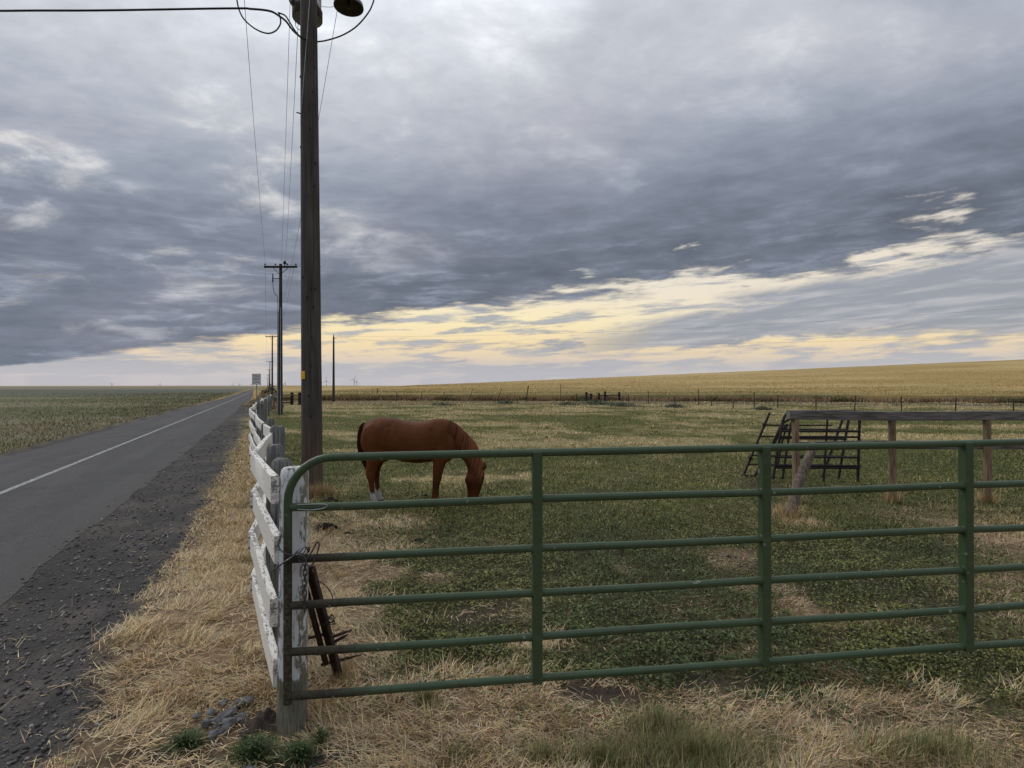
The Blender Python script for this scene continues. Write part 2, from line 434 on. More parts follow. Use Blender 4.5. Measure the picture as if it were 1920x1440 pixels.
def _ground(kk, b):
    a = kk.n.new('ShaderNodeAttribute'); a.attribute_name = 'Col'
    co = coords(kk)
    n = kk.noise(co, 22, 6, .7); n2 = kk.noise(co, 90, 3, .7); n3 = kk.noise(co, 2.2, 4, .6)
    c = kk.mix(1.0, a.outputs['Color'], kk.ramp(n, [(.25, .55), (.75, 1.45)]), 'MULTIPLY')
    c = kk.mix(1.0, c, kk.ramp(n3, [(.3, .8), (.7, 1.2)]), 'MULTIPLY')
    c = kk.mix(1.0, c, kk.ramp(n2, [(.3, .7), (.7, 1.3)]), 'MULTIPLY')
    kk.put(b.inputs['Base Color'], c); b.inputs['Roughness'].default_value = .95
    b.inputs['Specular IOR Level'].default_value = .1
    bump(kk, b, kk.m('ADD', n, kk.m('MULTIPLY', n2, .4)), .8, .03)
M['ground'] = mat('ground_cover', _ground)
def _road(kk, b):
    co = coords(kk); x, y, z = kk.sep(co)
    c = kk.m('ADD', x, kk.m('MULTIPLY', y, KR)); al = kk.xyz(c, kk.m('MULTIPLY', y, .12), 0)
    vo = kk.n.new('ShaderNodeTexVoronoi'); vo.inputs['Scale'].default_value = 70; kk.put(vo.inputs['Vector'], co)
    n = kk.noise(co, 45, 4, .75); n2 = kk.noise(al, 1.1, 4, .6); n3 = kk.noise(co, .7, 5, .65)
    base = kk.mix(kk.ss(n, .25, .75), (.040, .040, .043), (.095, .095, .100))
    base = kk.mix(kk.ss(vo.outputs['Color'], .75, 1.0, 0, .35), base, (.20, .20, .20))
    base = kk.mix(kk.ss(n2, .40, .65, 0, .30), base, (.125, .122, .118))
    base = kk.mix(kk.ss(n3, .52, .68, 0, .40), base, (.045, .045, .048))
    ck = kk.noise(co, 1.6, 6, .62, 1.2)
    crack = kk.ss(kk.m('ABSOLUTE', kk.m('SUBTRACT', ck, .5)), .006, .0015)
    crack = kk.m('MULTIPLY', crack, kk.ss(n3, .45, .55))
    base = kk.mix(kk.m('MULTIPLY', crack, .8), base, (.018, .018, .019))
    eg = kk.ss(kk.m('ADD', c, kk.m('MULTIPLY', kk.m('SUBTRACT', kk.noise(co, 4, 6, .7), .5), 1.1)), -2.95, -2.62)
    base = kk.mix(kk.m('MULTIPLY', eg, .85), base, kk.mix(n, (.04, .038, .037), (.12, .115, .11)))
    kk.put(b.inputs['Base Color'], base); b.inputs['Roughness'].default_value = .9
    bump(kk, b, kk.m('ADD', n, kk.m('MULTIPLY', vo.outputs['Distance'], .8)), .7, .012)
M['road'] = mat('asphalt', _road)
M['line'] = plain('worn_road_paint', (.16, .16, .155), .85, .35, 14, col2=(.46, .46, .44))
def _horse(kk, b):
    a = kk.n.new('ShaderNodeAttribute'); a.attribute_name = 'Col'
    co = coords(kk)
    n = kk.noise(kk.vmul(co, (60, 60, 25)), 1, 4, .6)
    n2 = kk.noise(co, 3.5, 3, .5)
    c = kk.mix(1.0, a.outputs['Color'], kk.ramp(n, [(.3, .86), (.7, 1.14)]), 'MULTIPLY')
    c = kk.mix(1.0, c, kk.ramp(n2, [(.3, .85), (.7, 1.15)]), 'MULTIPLY')
    kk.put(b.inputs['Base Color'], c)
    b.inputs['Roughness'].default_value = .5; b.inputs['Specular IOR Level'].default_value = .10
    b.inputs['Sheen Weight'].default_value = .0; b.inputs['Sheen Roughness'].default_value = .4
    b.inputs['Sheen Tint'].default_value = (.6, .3, .18, 1)
    bump(kk, b, n, .12, .004)
M['horse'] = mat('chestnut_coat', _horse)
M['hair'] = vcol('horse_hair', .65, .08)
M['hoof'] = plain('hoof_horn', (.06, .05, .042), .6, .3, 20)
M['eye'] = plain('horse_eye', (.008, .006, .005), .12, .1, 5, bmp=0)

# ------------------------------------------------------------------ ground zones
def ell(px, py, rx, ry, z=-.1):                    # an ellipse on the ground, given by its photo outline
    x0, y0 = G(px, py, z); xa, _ = G(px + rx, py, z)
    _, yn = G(px, py + ry, z); _, yf = G(px, py - ry, z)
    return x0, (yn + yf) / 2, abs(xa - x0), abs(yf - yn) / 2
GREEN = [ell(815, 1120, 185, 130), ell(1150, 1100, 400, 150), ell(1230, 960, 300, 90), ell(980, 975, 330, 60), ell(1470, 1272, 125, 42, 0),
         ell(1250, 1215, 260, 60), ell(870, 1215, 190, 50), ell(1110, 1200, 160, 66), ell(1480, 1220, 110, 50), ell(1160, 1245, 300, 36, 0), ell(840, 1232, 190, 40, 0), ell(1310, 1262, 130, 22, 0), ell(1650, 1010, 200, 80), ell(1750, 1240, 240, 80, 0), ell(1620, 1130, 160, 50), ell(1580, 1110, 340, 150)]
TAN = [(ell(635, 970, 60, 45), .9), (ell(625, 1110, 50, 60), 1), (ell(630, 1190, 55, 45), 1), (ell(720, 1075, 40, 22), .9),
       (ell(1375, 1040, 62, 18), .7), (ell(1435, 1112, 62, 20), .6), (ell(1000, 1125, 28, 12), .9), (ell(1175, 1060, 30, 10), .9),
       (ell(770, 965, 60, 18), .6), (ell(985, 1250, 50, 12), .8), (ell(660, 1245, 90, 28), 1), (ell(1500, 1165, 50, 22), .6),
       (ell(1490, 960, 50, 22), .9), (ell(830, 900, 90, 20), .6), (ell(650, 905, 40, 40), .85), (ell(1090, 862, 40, 8), .6), (ell(810, 1090, 40, 16), .6)]
SOIL = [(ell(920, 1165, 70, 26), .95), (ell(1110, 1302, 110, 24, 0), 1), (ell(1350, 1275, 75, 18, 0), 1), (ell(1250, 1312, 90, 20, 0), .7), (ell(560, 1425, 150, 26, 0), .95),
        (ell(1445, 905, 60, 16), .9), (ell(1100, 915, 90, 7), .6), (ell(1000, 1060, 60, 12), .3), (ell(1390, 1045, 70, 20), .45), (ell(1445, 1115, 70, 20), .5), (ell(800, 1090, 60, 14), .4), (ell(1190, 880, 40, 6), .4), (ell(1620, 1090, 90, 20), .45), (ell(1760, 1160, 90, 24), .5), (ell(300, 1420, 150, 40, 0), .9)]
def emask(x, y, e, soft=.6):
    d = np.hypot((x - e[0]) / e[2], (y - e[1]) / e[3])
    return 1 - sstep(1 - soft, 1 + soft * .6, d)
GATE_A = Vector((-1.098, 2.72, 0)); GATE_U = Vector((.9921, .1255, 0))
def zones(x, y):
    x = np.asarray(x, float); y = np.asarray(y, float)
    c = cc(x, y)
    w1 = (fbm(x * 1.3, y * 1.3, 4) - .5); w2 = fbm(x * 3.1 + 5, y * 3.1, 3) - .5
    wa = np.clip(.085 * y, .15, .6); xw = x + (w1 + w2 * .4) * wa; yw = y + (w1 * 1.1 + w2 * .4) * wa
    inside = sstep(-.05, .25, (y - GATE_A.y) - (x - GATE_A.x) * .1265)       # behind the gate line
    g = np.zeros_like(x)
    for e in GREEN: g = np.maximum(g, emask(xw, yw, (e[0], e[1], e[2] * 1.10, e[3] * 1.14)))
    g = np.maximum(g, sstep(7.4, 9.0, y) * 0)
    t = np.zeros_like(x)
    for e, s in TAN: t = np.maximum(t, s * emask(xw, yw, e))
    near_g = np.clip(g - t * 1.1, 0, 1)
    # middle distance: green and tan streaks lying across the view
    stre = fbm(x * .22 + 3 + w1, y * .42 + 1, 4) * .72 + fbm(x * .9, y * 1.9, 3) * .28 + (fbm(x * 2.4 + 7, y * 4.8, 3) - .5) * .22
    mid = sstep(.425, .525, stre + .10 * sstep(24, 14, y) - .05 * sstep(26, 60, y) - .05 * sstep(-1, -8, x) * sstep(25, 9, y))
    m = sstep(7.0, 9.5, y)
    right = sstep(.0, .9, x - .1 * (y - 9)) * sstep(20, 13, y)
    mid = np.maximum(mid, right * .85)
    green = near_g * (1 - m) + np.clip(mid - t * .5, 0, 1) * m
    green = green * sstep(-.25, .6, c)
    soil = np.zeros_like(x)
    for e, s in SOIL: soil = np.maximum(soil, s * emask(xw, yw, e, .6))
    soil = soil * (1 - .3 * sstep(-.1, .2, w2))
    gravel = sstep(-.75, -1.25, c + w1 * .9) * sstep(-9.0, -7.8, c)
    return green, soil, gravel, c
def mixc(a, b, t): return a + (b - a) * t[:, None]
CA = lambda *q: np.array(q, float)

# ------------------------------------------------------------------ ground sheet
def build_ground():
    nr, ns = 250, 300
    rr = np.concatenate([[0], .5 * (12000 / .5) ** (np.arange(nr) / (nr - 1))])
    th = 2 * np.pi * np.arange(ns) / ns
    X = rr[1:, None] * np.cos(th)[None]; Y = rr[1:, None] * np.sin(th)[None]
    X = np.concatenate([[0], X.ravel()]); Y = np.concatenate([[0], Y.ravel()])
    Z = gz(X, Y)
    i = np.arange(nr - 1)[:, None] * ns; j = np.arange(ns)[None]
    a = 1 + i + j; b = 1 + i + (j + 1) % ns; c2 = a + ns; d = b + ns
    T = np.concatenate([np.stack([a, c2, d], -1).reshape(-1, 3), np.stack([a, d, b], -1).reshape(-1, 3),
                        np.stack([np.zeros(ns, int), 1 + np.arange(ns), 1 + (np.arange(ns) + 1) % ns], -1)])
    g, s, gr, c = zones(X, Y)
    col = np.tile(CA(.26, .185, .115), (len(X), 1))                        # matted straw and soil
    col = mixc(col, CA(.058, .056, .028), g * sstep(12, 7, Y))
    m = sstep(7, 10, Y)
    midc = mixc(np.tile(CA(.29, .24, .125), (len(X), 1)), CA(.095, .100, .032), g)
    col = col * (1 - m[:, None]) + midc * m[:, None]
    col = mixc(col, CA(.055, .044, .038), s)
    col = mixc(col, CA(.070, .067, .066), gr); col = mixc(col, CA(.12, .108, .095), gr * sstep(.5, .75, fbm(X * 1.7, Y * 1.7, 4)) * .8)
    left = sstep(-8.0, -9.5, c)
    lf = mixc(np.tile(CA(.115, .12, .06), (len(X), 1)), CA(.18, .165, .105), sstep(.4, .6, fbm(X * .02, Y * .05, 3)))
    lf = mixc(lf, CA(.105, .115, .085), sstep(90, 160, Y)); lf = mixc(lf, CA(.19, .175, .125), sstep(260, 420, Y))
    lf = mixc(lf, CA(.28, .23, .14), sstep(900, 1800, np.hypot(X, Y)))
    col = mixc(col, CA(0, 0, 0), left) + lf * left[:, None]
    dry = sstep(57, 62, Y + 0 * X) * (1 - left)
    col = mixc(col, CA(.17, .125, .075), dry * sstep(110, 80, Y))
    stripm = sstep(10, 20, X) * sstep(-13, -8, Y - (78 - .30 * X)) * sstep(2, -4, Y - (76 - .17 * X))
    col = mixc(col, CA(.085, .068, .056), stripm * .9)
    wh = sstep(78, 90, Y) * (1 - left)
    col = mixc(col, CA(.33, .235, .085), wh)
    return soup('ground', np.stack([X, Y, Z], 1), T, M['ground'], col, 'structure')
ground = build_ground()
ground.data.polygons.foreach_set('use_smooth', [True] * len(ground.data.polygons))

def strip(c0, c1, dz, name, m, ncol=4, parent=None, ragged=0):
    mb = MB(); V = []; Fc = []
    ys = list(np.arange(-25, 45, .22)) + list(45 * (900 / 45.) ** np.linspace(0, 1, 110)); n = len(ys) - 1
    for y in ys:
        for j in range(ncol + 1):
            c = c0 + (c1 - c0) * j / ncol
            if ragged and j in (0, ncol): c += ragged * (float(fbm(np.array([y * 1.3 + j]), np.array([c0 * 3.0]), 4)[0]) - .5)
            y_ = float(y)
            V.append((c - KR * y_, y_, -.275 + dz + (-.010 if ragged and j in (0, ncol) else 0) + (g1(c - KR * y_, y_) + .29 if y_ > 60 else 0)))
    for i in range(n):
        for j in range(ncol):
            a = i * (ncol + 1) + j; Fc.append((a, a + 1, a + ncol + 2, a + ncol + 1))
    mb.add(V, Fc); return mb.build(name, m, parent, True)
road = strip(-7.4, -2.5, 0, 'road', M['road'], 12, None, .28); road['kind'] = 'structure'
strip(-5.1, -4.97, .005, 'centre_line', M['line'], 1, road)

# ------------------------------------------------------------------ blades and leaves
def blades(x, y, z, L, wid, head, lean, curl, col, name, m=None, seg3=True):
    n = len(x)
    hx, hy = np.cos(head), np.sin(head)
    sxx, syy = -hy, hx                                            # ribbon width direction
    def pt(t, ang, base):
        return base + np.stack([hx * np.sin(ang) * t, hy * np.sin(ang) * t, np.cos(ang) * t], 1)
    b0 = np.stack([x, y, z], 1)
    b1 = pt(L * .5, lean, b0); b2 = pt(L * .5, np.clip(lean + curl, -1.75, 1.75), b1)
    sd = np.stack([sxx, syy, np.zeros(n)], 1)
    w = wid[:, None] * .5
    V = np.stack([b0 - sd * w, b0 + sd * w, b1 - sd * w * .8, b1 + sd * w * .8, b2], 1).reshape(-1, 3)
    o = (np.arange(n) * 5)[:, None]
    T = np.concatenate([o + np.array([[0, 1, 3]]), o + np.array([[0, 3, 2]]), o + np.array([[2, 3, 4]])], 1).reshape(-1, 3)
    return V, T, np.repeat(col, 5, 0)
def leaves(x, y, z, size, head, tilt, col):
    n = len(x)
    hx, hy = np.cos(head), np.sin(head)
    u = np.stack([hx * np.cos(tilt), hy * np.cos(tilt), np.sin(tilt)], 1) * size[:, None]
    w = np.stack([-hy, hx, np.zeros(n)], 1) * size[:, None]
    b = np.stack([x, y, z], 1)
    up = CA(0, 0, 1) * (size * .12)[:, None]
    V = np.stack([b - u * .5, b + w * .42 + u * .1 + up, b + u * .5 - up, b - w * .42 + u * .1 + up], 1).reshape(-1, 3)
    o = (np.arange(n) * 4)[:, None]
    T = np.concatenate([o + np.array([[0, 1, 2]]), o + np.array([[0, 2, 3]])], 1).reshape(-1, 3)
    return V, T, np.repeat(col, 4, 0)
def join(parts):
    Vs, Ts, Cs = [], [], []; o = 0
    for V, T, c in parts:
        Vs.append(V); Ts.append(T + o); Cs.append(c); o += len(V)
    return np.concatenate(Vs), np.concatenate(Ts), np.concatenate(Cs)
def scatter(n, y0, y1, wide=1.12, near_pow=None):
    # more plants per square metre close to the gate, thinning with distance
    y = y0 * (y1 / y0) ** rng.random(n)
    x = (rng.random(n) * 2 - 1) * (wide * y + 1.6)
    return x, y
def jit(col, n, s=.22, hue=.08):
    b = np.exp(rng.normal(0, s, n))[:, None]
    return col * b * np.exp(rng.normal(0, hue, (n, 3)))

def build_straw():
    parts = []
    # lying straw and dead grass, near
    x, y = scatter(380000, 1.7, 9.5)
    g, s, gr, c = zones(x, y)
    clump = fbm(x * 4.2, y * 4.2, 3)
    keep = rng.random(len(x)) < np.clip((1 - g * 1.05) * (1 - s * .95) * (1 - gr * .992), 0, 1) * (.12 + 1.1 * sstep(.33, .60, clump)) * sstep(-6.5, -3, np.where(c < -2.3, -9, c))
    x, y, c, cl = x[keep], y[keep], c[keep], clump[keep]; n = len(x)
    up = sstep(.56, .72, cl + .12 * rng.normal(size=n)) * (1 - sstep(.02, .3, s[keep]) * .9)
    swirl = fbm(x * 1.1 + 40, y * 1.1, 2) * 4 * np.pi
    head = swirl + rng.normal(0, .9, n)
    lean = np.clip(1.45 - .55 * up + rng.normal(0, .17, n), .05, 1.54)
    L = (.040 + .075 * rng.random(n)) * (1 + .3 * up); w = .0014 + .0018 * rng.random(n) + .0005 * y
    col = jit(np.tile(CA(.58, .445, .245), (n, 1)), n, .30)
    pad = sstep(.0, .3, (y - GATE_A.y) - (x - GATE_A.x) * .1265) * sstep(.4, 1.0, x)
    L *= 1 - .35 * pad; col = mixc(col, CA(.34, .235, .14), pad * .75)
    col = mixc(col, CA(.62, .54, .40), (rng.random(n) < .25 - .15 * pad) * .8)
    col = mixc(col, CA(.24, .15, .09), (rng.random(n) < .14) * .8)
    parts.append(blades(x, y, gz(x, y) + .004 + .02 * rng.random(n), L, w, head, lean, rng.normal(.1, .35, n), col, ''))
    # sparse straw over soil, gravel and clover
    x, y = scatter(14000, 2.0, 7)
    g, s, gr, c = zones(x, y)
    keep = (c > -1.3) & (rng.random(len(x)) < (.5 - .34 * g) * sstep(-1.3, -.3, c))
    x, y = x[keep], y[keep]; n = len(x)
    parts.append(blades(x, y, gz(x, y) + .006, .05 + .13 * rng.random(n), .002 + .0025 * rng.random(n), rng.random(n) * 6.28,
                        np.clip(rng.normal(1.42, .1, n), .8, 1.53), rng.normal(0, .12, n), jit(np.tile(CA(.46, .36, .22), (n, 1)), n, .25), ''))
    # stiff dead tufts
    nt = 150
    tx, ty = scatter(nt, 2.2, 8.0); g, s, gr, c = zones(tx, ty)
    k_ = (g < .2) & (gr < .4) & (s < .1) & ~((tx > .5) & ((ty - GATE_A.y) - (tx - GATE_A.x) * .1265 > 0)) & (c > -1.2); tx, ty = tx[k_], ty[k_]
    per = 46
    x = np.repeat(tx, per) + rng.normal(0, .035, len(tx) * per); y = np.repeat(ty, per) + rng.normal(0, .035, len(tx) * per); n = len(x)
    head = np.arctan2(y - np.repeat(ty, per), x - np.repeat(tx, per)) + rng.normal(0, .5, n)
    parts.append(blades(x, y, gz(x, y), .05 + .08 * rng.random(n), .0018 + .002 * rng.random(n) + .0004 * y, head, np.abs(rng.normal(.45, .28, n)), rng.normal(.35, .3, n),
                        jit(np.tile(CA(.56, .43, .24), (n, 1)), n, .25), ''))
    for (fx, fy, rad, nn_, LL) in ((-3.45, 9.78, .20, 380, .30), (-3.30, 9.9, .18, 200, .24), (-1.13, 2.84, .13, 260, .09), (-1.02, 3.0, .10, 160, .14), (-1.0, 3.3, .14, 240, .16), (-1.45, 3.5, .12, 160, .14), (-1.84, 4.3, .14, 160, .15), (-2.5, 5.9, .16, 200, .16), (-3.35, 7.5, .16, 160, .18),
                                   (4.75, 9.3, .16, 260, .26), (6.37, 9.3, .16, 220, .26), (7.96, 9.3, .16, 220, .26), (4.10, 8.25, .22, 420, .24), (4.25, 8.4, .2, 260, .2)):
        a = rng.random(nn_) * 6.28; d = np.abs(rng.normal(0, .6, nn_)) * rad
        x = fx + np.cos(a) * d; y = fy + np.sin(a) * d
        parts.append(blades(x, y, gz(x, y), LL * (.4 + .8 * rng.random(nn_)), .0018 + .0005 * y + 0 * x, a + rng.normal(0, .8, nn_), np.abs(rng.normal(.35, .25, nn_)), rng.normal(.3, .3, nn_),
                            jit(np.tile(CA(.50, .37, .20), (nn_, 1)), nn_, .3), ''))
    V, T, c = join(parts)
    return soup('dry_grass', V, T, M['blade'], c)
build_straw()
def build_clover():
    parts = []
    x, y = scatter(400000, 2.2, 20)
    g, s, gr, c = zones(x, y)
    cl = fbm(x * 5, y * 5, 3)
    keep = rng.random(len(x)) < g * (1 - s) * (.35 + .9 * sstep(.3, .6, cl))
    x, y, cl = x[keep], y[keep], cl[keep]; n = len(x)
    z = gz(x, y) + .008 + (.075 * sstep(.3, .75, cl)) * rng.random(n) ** .7
    big = fbm(x * .8 + 7, y * .8, 3) + .25 * (fbm(x * 3 + 1, y * 3, 2) - .5)
    col = mixc(np.tile(CA(.064, .088, .024), (n, 1)), CA(.128, .138, .034), sstep(.35, .65, big))
    col = mixc(jit(col, n, .36, .08), CA(.20, .23, .17), (rng.random(n) < .05) * .7)
    parts.append(leaves(x, y, z, (.010 + .012 * rng.random(n)) * (1 + .07 * y), rng.random(n) * 6.28, rng.normal(0, .55, n), col))
    # fine green blades between
    x, y = scatter(110000, 2.4, 16)
    g, s, gr, c = zones(x, y)
    keep = rng.random(len(x)) < g * (1 - s) * .8
    x, y = x[keep], y[keep]; n = len(x)
    parts.append(blades(x, y, gz(x, y), .04 + .06 * rng.random(n), .002 + .0016 * rng.random(n) + .0004 * y, rng.random(n) * 6.28, np.abs(rng.normal(.6, .35, n)),
                        rng.normal(.3, .3, n), jit(np.tile(CA(.080, .095, .030), (n, 1)), n, .3), ''))
    V, T, c = join(parts)
    return soup('clover', V, T, M['leaf'], c)
build_clover()
def build_green_tufts():                                   # tall fresh grass at the foot of the picture
    parts = []
    for (px, py, rx, ry, n, L) in ((1300, 1428, 190, 40, 6500, .115), (1235, 1378, 70, 24, 1600, .12), (1130, 1432, 120, 22, 1500, .09), (1020, 1428, 55, 14, 600, .08), (870, 1428, 40, 14, 500, .07), (800, 1322, 26, 10, 450, .10), (1740, 1425, 150, 36, 2500, .11)):
        e = ell(px, py, rx, ry, 0)
        a = rng.random(n) * 6.28; r = np.abs(rng.normal(0, .55, n))
        x = e[0] + np.cos(a) * r * e[2]; y = e[1] + np.sin(a) * r * e[3] * 1.3
        col = jit(np.tile(CA(.185, .20, .075), (n, 1)), n, .3)
        col = mixc(col, CA(.52, .43, .24), (rng.random(n) < .30 + .3 * np.clip(r - .5, 0, 1)) * .85)
        parts.append(blades(x, y, gz(x, y), L * (.5 + .9 * rng.random(n)), .0016 + .0016 * rng.random(n), rng.random(n) * 6.28, np.abs(rng.normal(.25, .2, n)), rng.normal(.35, .3, n), col, ''))
    V, T, c = join(parts)
    return soup('tall_grass', V, T, M['blade'], c)
build_green_tufts()
def build_pasture():                                       # cropped pasture behind the horse, out to the wire fence
    parts = []
    x, y = scatter(480000, 6.5, 74, 1.0)
    g, s, gr, c = zones(x, y)
    lump = fbm(x * 2.2 / (1 + y * .03), y * 2.2 / (1 + y * .03), 3)
    keep = (c > .15) & (rng.random(len(x)) < (1 - .9 * s) * (.45 + .7 * sstep(.35, .6, lump)) * sstep(6.2, 8.5, y))
    x, y, g, lump = x[keep], y[keep], g[keep], lump[keep]; n = len(x)
    col = mixc(np.tile(CA(.49, .40, .20), (n, 1)), CA(.165, .172, .047), np.clip(g + rng.normal(0, .22, n), 0, 1))
    col = jit(col, n, .25, .05)
    tall = (.45 + .9 * sstep(.45, .75, lump)) * (1 - .35 * g)
    parts.append(blades(x, y, gz(x, y), (.030 + .045 * rng.random(n)) * tall * (1 + .02 * y), .0025 + .0009 * y * (.5 + rng.random(n)), rng.random(n) * 6.28,
                        np.abs(rng.normal(.95, .35, n)), rng.normal(.3, .3, n), col, ''))
    tx, ty = scatter(7000, 8.5, 66, 1.0)
    g, s, gr, c = zones(tx, ty); fm = fbm(tx * .7, ty * 1.1, 3)
    kq = (c > .4) & (rng.random(len(tx)) < (1.05 - .85 * g) * (.2 + 1.3 * sstep(.42, .62, fm)) * (1 - s))
    tx, ty, g = tx[kq], ty[kq], g[kq]; per = 22; N = len(tx) * per
    rd = np.repeat(.05 + .0035 * ty, per)
    x = np.repeat(tx, per) + rng.normal(0, 1, N) * rd * 1.5; y = np.repeat(ty, per) + rng.normal(0, 1, N) * rd * .6
    tone = np.repeat(np.exp(rng.normal(0, .16, len(tx))), per)
    col = jit(mixc(np.tile(CA(.60, .475, .265), (N, 1)), CA(.24, .22, .085), np.repeat(g * .8, per)), N, .18, .04) * tone[:, None]
    parts.append(blades(x, y, gz(x, y), (.05 + .07 * rng.random(N)) * (1 + .012 * y), .0025 + .0007 * y, rng.random(N) * 6.28, np.abs(rng.normal(.6, .35, N)), rng.normal(.4, .3, N), col, ''))
    V, T, c = join(parts)
    return soup('pasture_grass', V, T, M['blade'], c)
build_pasture()
def build_verge():                                         # grass of the road verge and beyond the road
    parts = []
    y = 5 * (160 / 5.) ** rng.random(120000); n0 = len(y)
    c = np.where(rng.random(n0) < .45, -.15 - np.abs(rng.normal(0, .55, n0)), -8.0 - np.abs(rng.normal(0, 4 + y * .12, n0)))
    x = c - KR * y
    f = fbm(x * .5, y * .5, 3)
    rowm = (c > -13) | (np.abs(((c * .915) % .75) - .375) < .20) | (rng.random(n0) < .12)
    keep = ((c > -1.05 - .5 * (f - .5)) | (c < -7.9)) & rowm; keep &= rng.random(n0) < .3 + sstep(.35, .6, f)
    x, y, c, f = x[keep], y[keep], c[keep], f[keep]; n = len(x)
    far = c < -5
    col = np.where(far[:, None], mixc(np.tile(CA(.125, .135, .065), (n, 1)), CA(.27, .235, .14), sstep(.4, .65, f)), mixc(np.tile(CA(.50, .38, .215), (n, 1)), CA(.12, .13, .05), sstep(.62, .7, f) * .9))
    parts.append(blades(x, y, gz(x, y), (.05 + .09 * rng.random(n)) * np.where(far, 1.1, .8) * (1 + .006 * y), .0025 + .0008 * y, rng.random(n) * 6.28, np.where(far, np.abs(rng.normal(.5, .35, n)), np.clip(rng.normal(1.15, .3, n), .1, 1.5)),
                        rng.normal(.2, .3, n), jit(col, n, .28), ''))
    V, T, c = join(parts)
    return soup('verge_grass', V, T, M['blade'], c)
build_verge()
def wheat_edge(x): return 74 - .085 * np.clip(x, -10, 60) - 2.5 * sstep(30, 60, x)
def build_brush():                                         # rank dry grass along the wire fence and the far verge
    parts = []
    n0 = 100000
    x = -28 + 130 * rng.random(n0)
    d = rng.random(n0) ** 1.0
    y = wheat_edge(x) - .6 - 2.5 * sstep(16, 30, x) + 4.2 * d
    f = fbm(x * .35, y * .35, 3)
    keep = (cc(x, y) > .8) & (rng.random(n0) < .25 + 1.2 * sstep(.35, .6, f)) & ~((x > 16) & (d < .05))
    x, y, f, d = x[keep], y[keep], f[keep], d[keep]; n = len(x)
    col = mixc(np.tile(CA(.29, .20, .11), (n, 1)), CA(.20, .185, .075), sstep(.55, .7, f))
    col = mixc(col, CA(.19, .18, .07), sstep(.75, .95, d + .1 * rng.normal(size=n)) * .7)
    parts.append(blades(x, y, gz(x, y), (.32 + .50 * rng.random(n)) * (.55 + f), .04 + .05 * rng.random(n), rng.random(n) * 6.28, np.abs(rng.normal(.3, .22, n)), rng.normal(.4, .35, n), jit(col, n, .3), ''))
    # weeds beside the far end of the road
    n = 9000
    y = 45 + 130 * rng.random(n); x = -.9 + rng.normal(0, .55, n) + .012 * y - KR * y
    parts.append(blades(x, y, gz(x, y), .4 + .9 * rng.random(n) * fbm(x, y, 2), .05 + .0008 * y, rng.random(n) * 6.28, np.abs(rng.normal(.3, .2, n)), rng.normal(.4, .3, n),
                        jit(np.tile(CA(.26, .205, .12), (n, 1)), n, .3), ''))
    V, T, c = join(parts)
    return soup('dry_brush', V, T, M['blade'], c)
build_brush()
def build_wheat():
    parts = []
    # closed crop canopy
    nx, ny = 220, 150
    ysr = np.linspace(0, 1, ny) ** 2.2
    V = []; u = np.linspace(0, 1, nx)
    X = np.zeros((ny, nx)); Y = np.zeros((ny, nx))
    for i, t in enumerate(ysr):
        yy = t * 900
        e = wheat_edge(-31 + 170 * u) + 2.4
        Y[i] = e + yy
        X[i] = (2.2 - KR * Y[i]) + (175 + 1.6 * yy) * u
    Z = gz(X, Y) + .78 + .16 * (fbm(X * .8, Y * .8, 3) - .5) * np.where(Y < 160, 1, .6) + .22 * (fbm(X * .09, Y * .2, 3) - .5)
    Z[0] -= .7
    V = np.stack([X.ravel(), Y.ravel(), Z.ravel()], 1)
    i = np.arange(ny - 1)[:, None] * nx; j = np.arange(nx - 1)[None]
    a = i + j
    T = np.concatenate([np.stack([a, a + 1, a + nx + 1], -1).reshape(-1, 3), np.stack([a, a + nx + 1, a + nx], -1).reshape(-1, 3)])
    gr = sstep(.42, .66, fbm(X.ravel() * .03, Y.ravel() * .16, 3)) * sstep(160, 85, Y.ravel()) + .55 * sstep(12, 3, Y.ravel() - wheat_edge(X.ravel())) * sstep(.3, .6, fbm(X.ravel() * .12, Y.ravel() * .3, 3))
    gr = np.clip(gr, 0, 1)
    colw = np.tile(CA(.37, .262, .100), (len(V), 1))
    band = fbm(X.ravel() * .012, Y.ravel() * .05 + 3, 3)
    colw = mixc(colw, CA(.46, .34, .15), sstep(.4, .7, band))
    colw = mixc(colw, CA(.20, .18, .07), gr * .8)
    parts.append((V, T, colw))
    # stalks and ears standing out of it
    n = 120000
    y = 72 * (240 / 72.) ** rng.random(n); x = -40 + rng.random(n) * 240
    e = wheat_edge(x) + 2.2
    keep = (y > e) & (cc(x, y) > 2.2) & (x < 1.0 * y)
    x, y = x[keep], y[keep]; n = len(x)
    gr = sstep(.42, .66, fbm(x * .03, y * .16, 3)) * sstep(160, 85, y)
    edge = sstep(3.0, .3, y - wheat_edge(x) - 2.2)
    col = mixc(np.tile(CA(.40, .285, .11), (n, 1)), CA(.20, .185, .07), np.clip(gr + edge * .5, 0, 1) * .8)
    front = y - wheat_edge(x) < 3.5
    z = np.where(front, gz(x, y), gz(x, y) + .55)
    L = np.where(front, .62 + .3 * rng.random(n), .3 + .22 * rng.random(n))
    parts.append(blades(x, y, z, L, .025 + .00055 * y, rng.random(n) * 6.28, np.abs(rng.normal(.15, .12, n)), rng.normal(.4, .3, n), jit(col, n, .22, .04), ''))
    V, T, c = join(parts)
    return soup('wheat', V, T, M['ground_wheat'], c)
M['ground_wheat'] = vcol('ripe_wheat', .85, .12)
build_wheat()
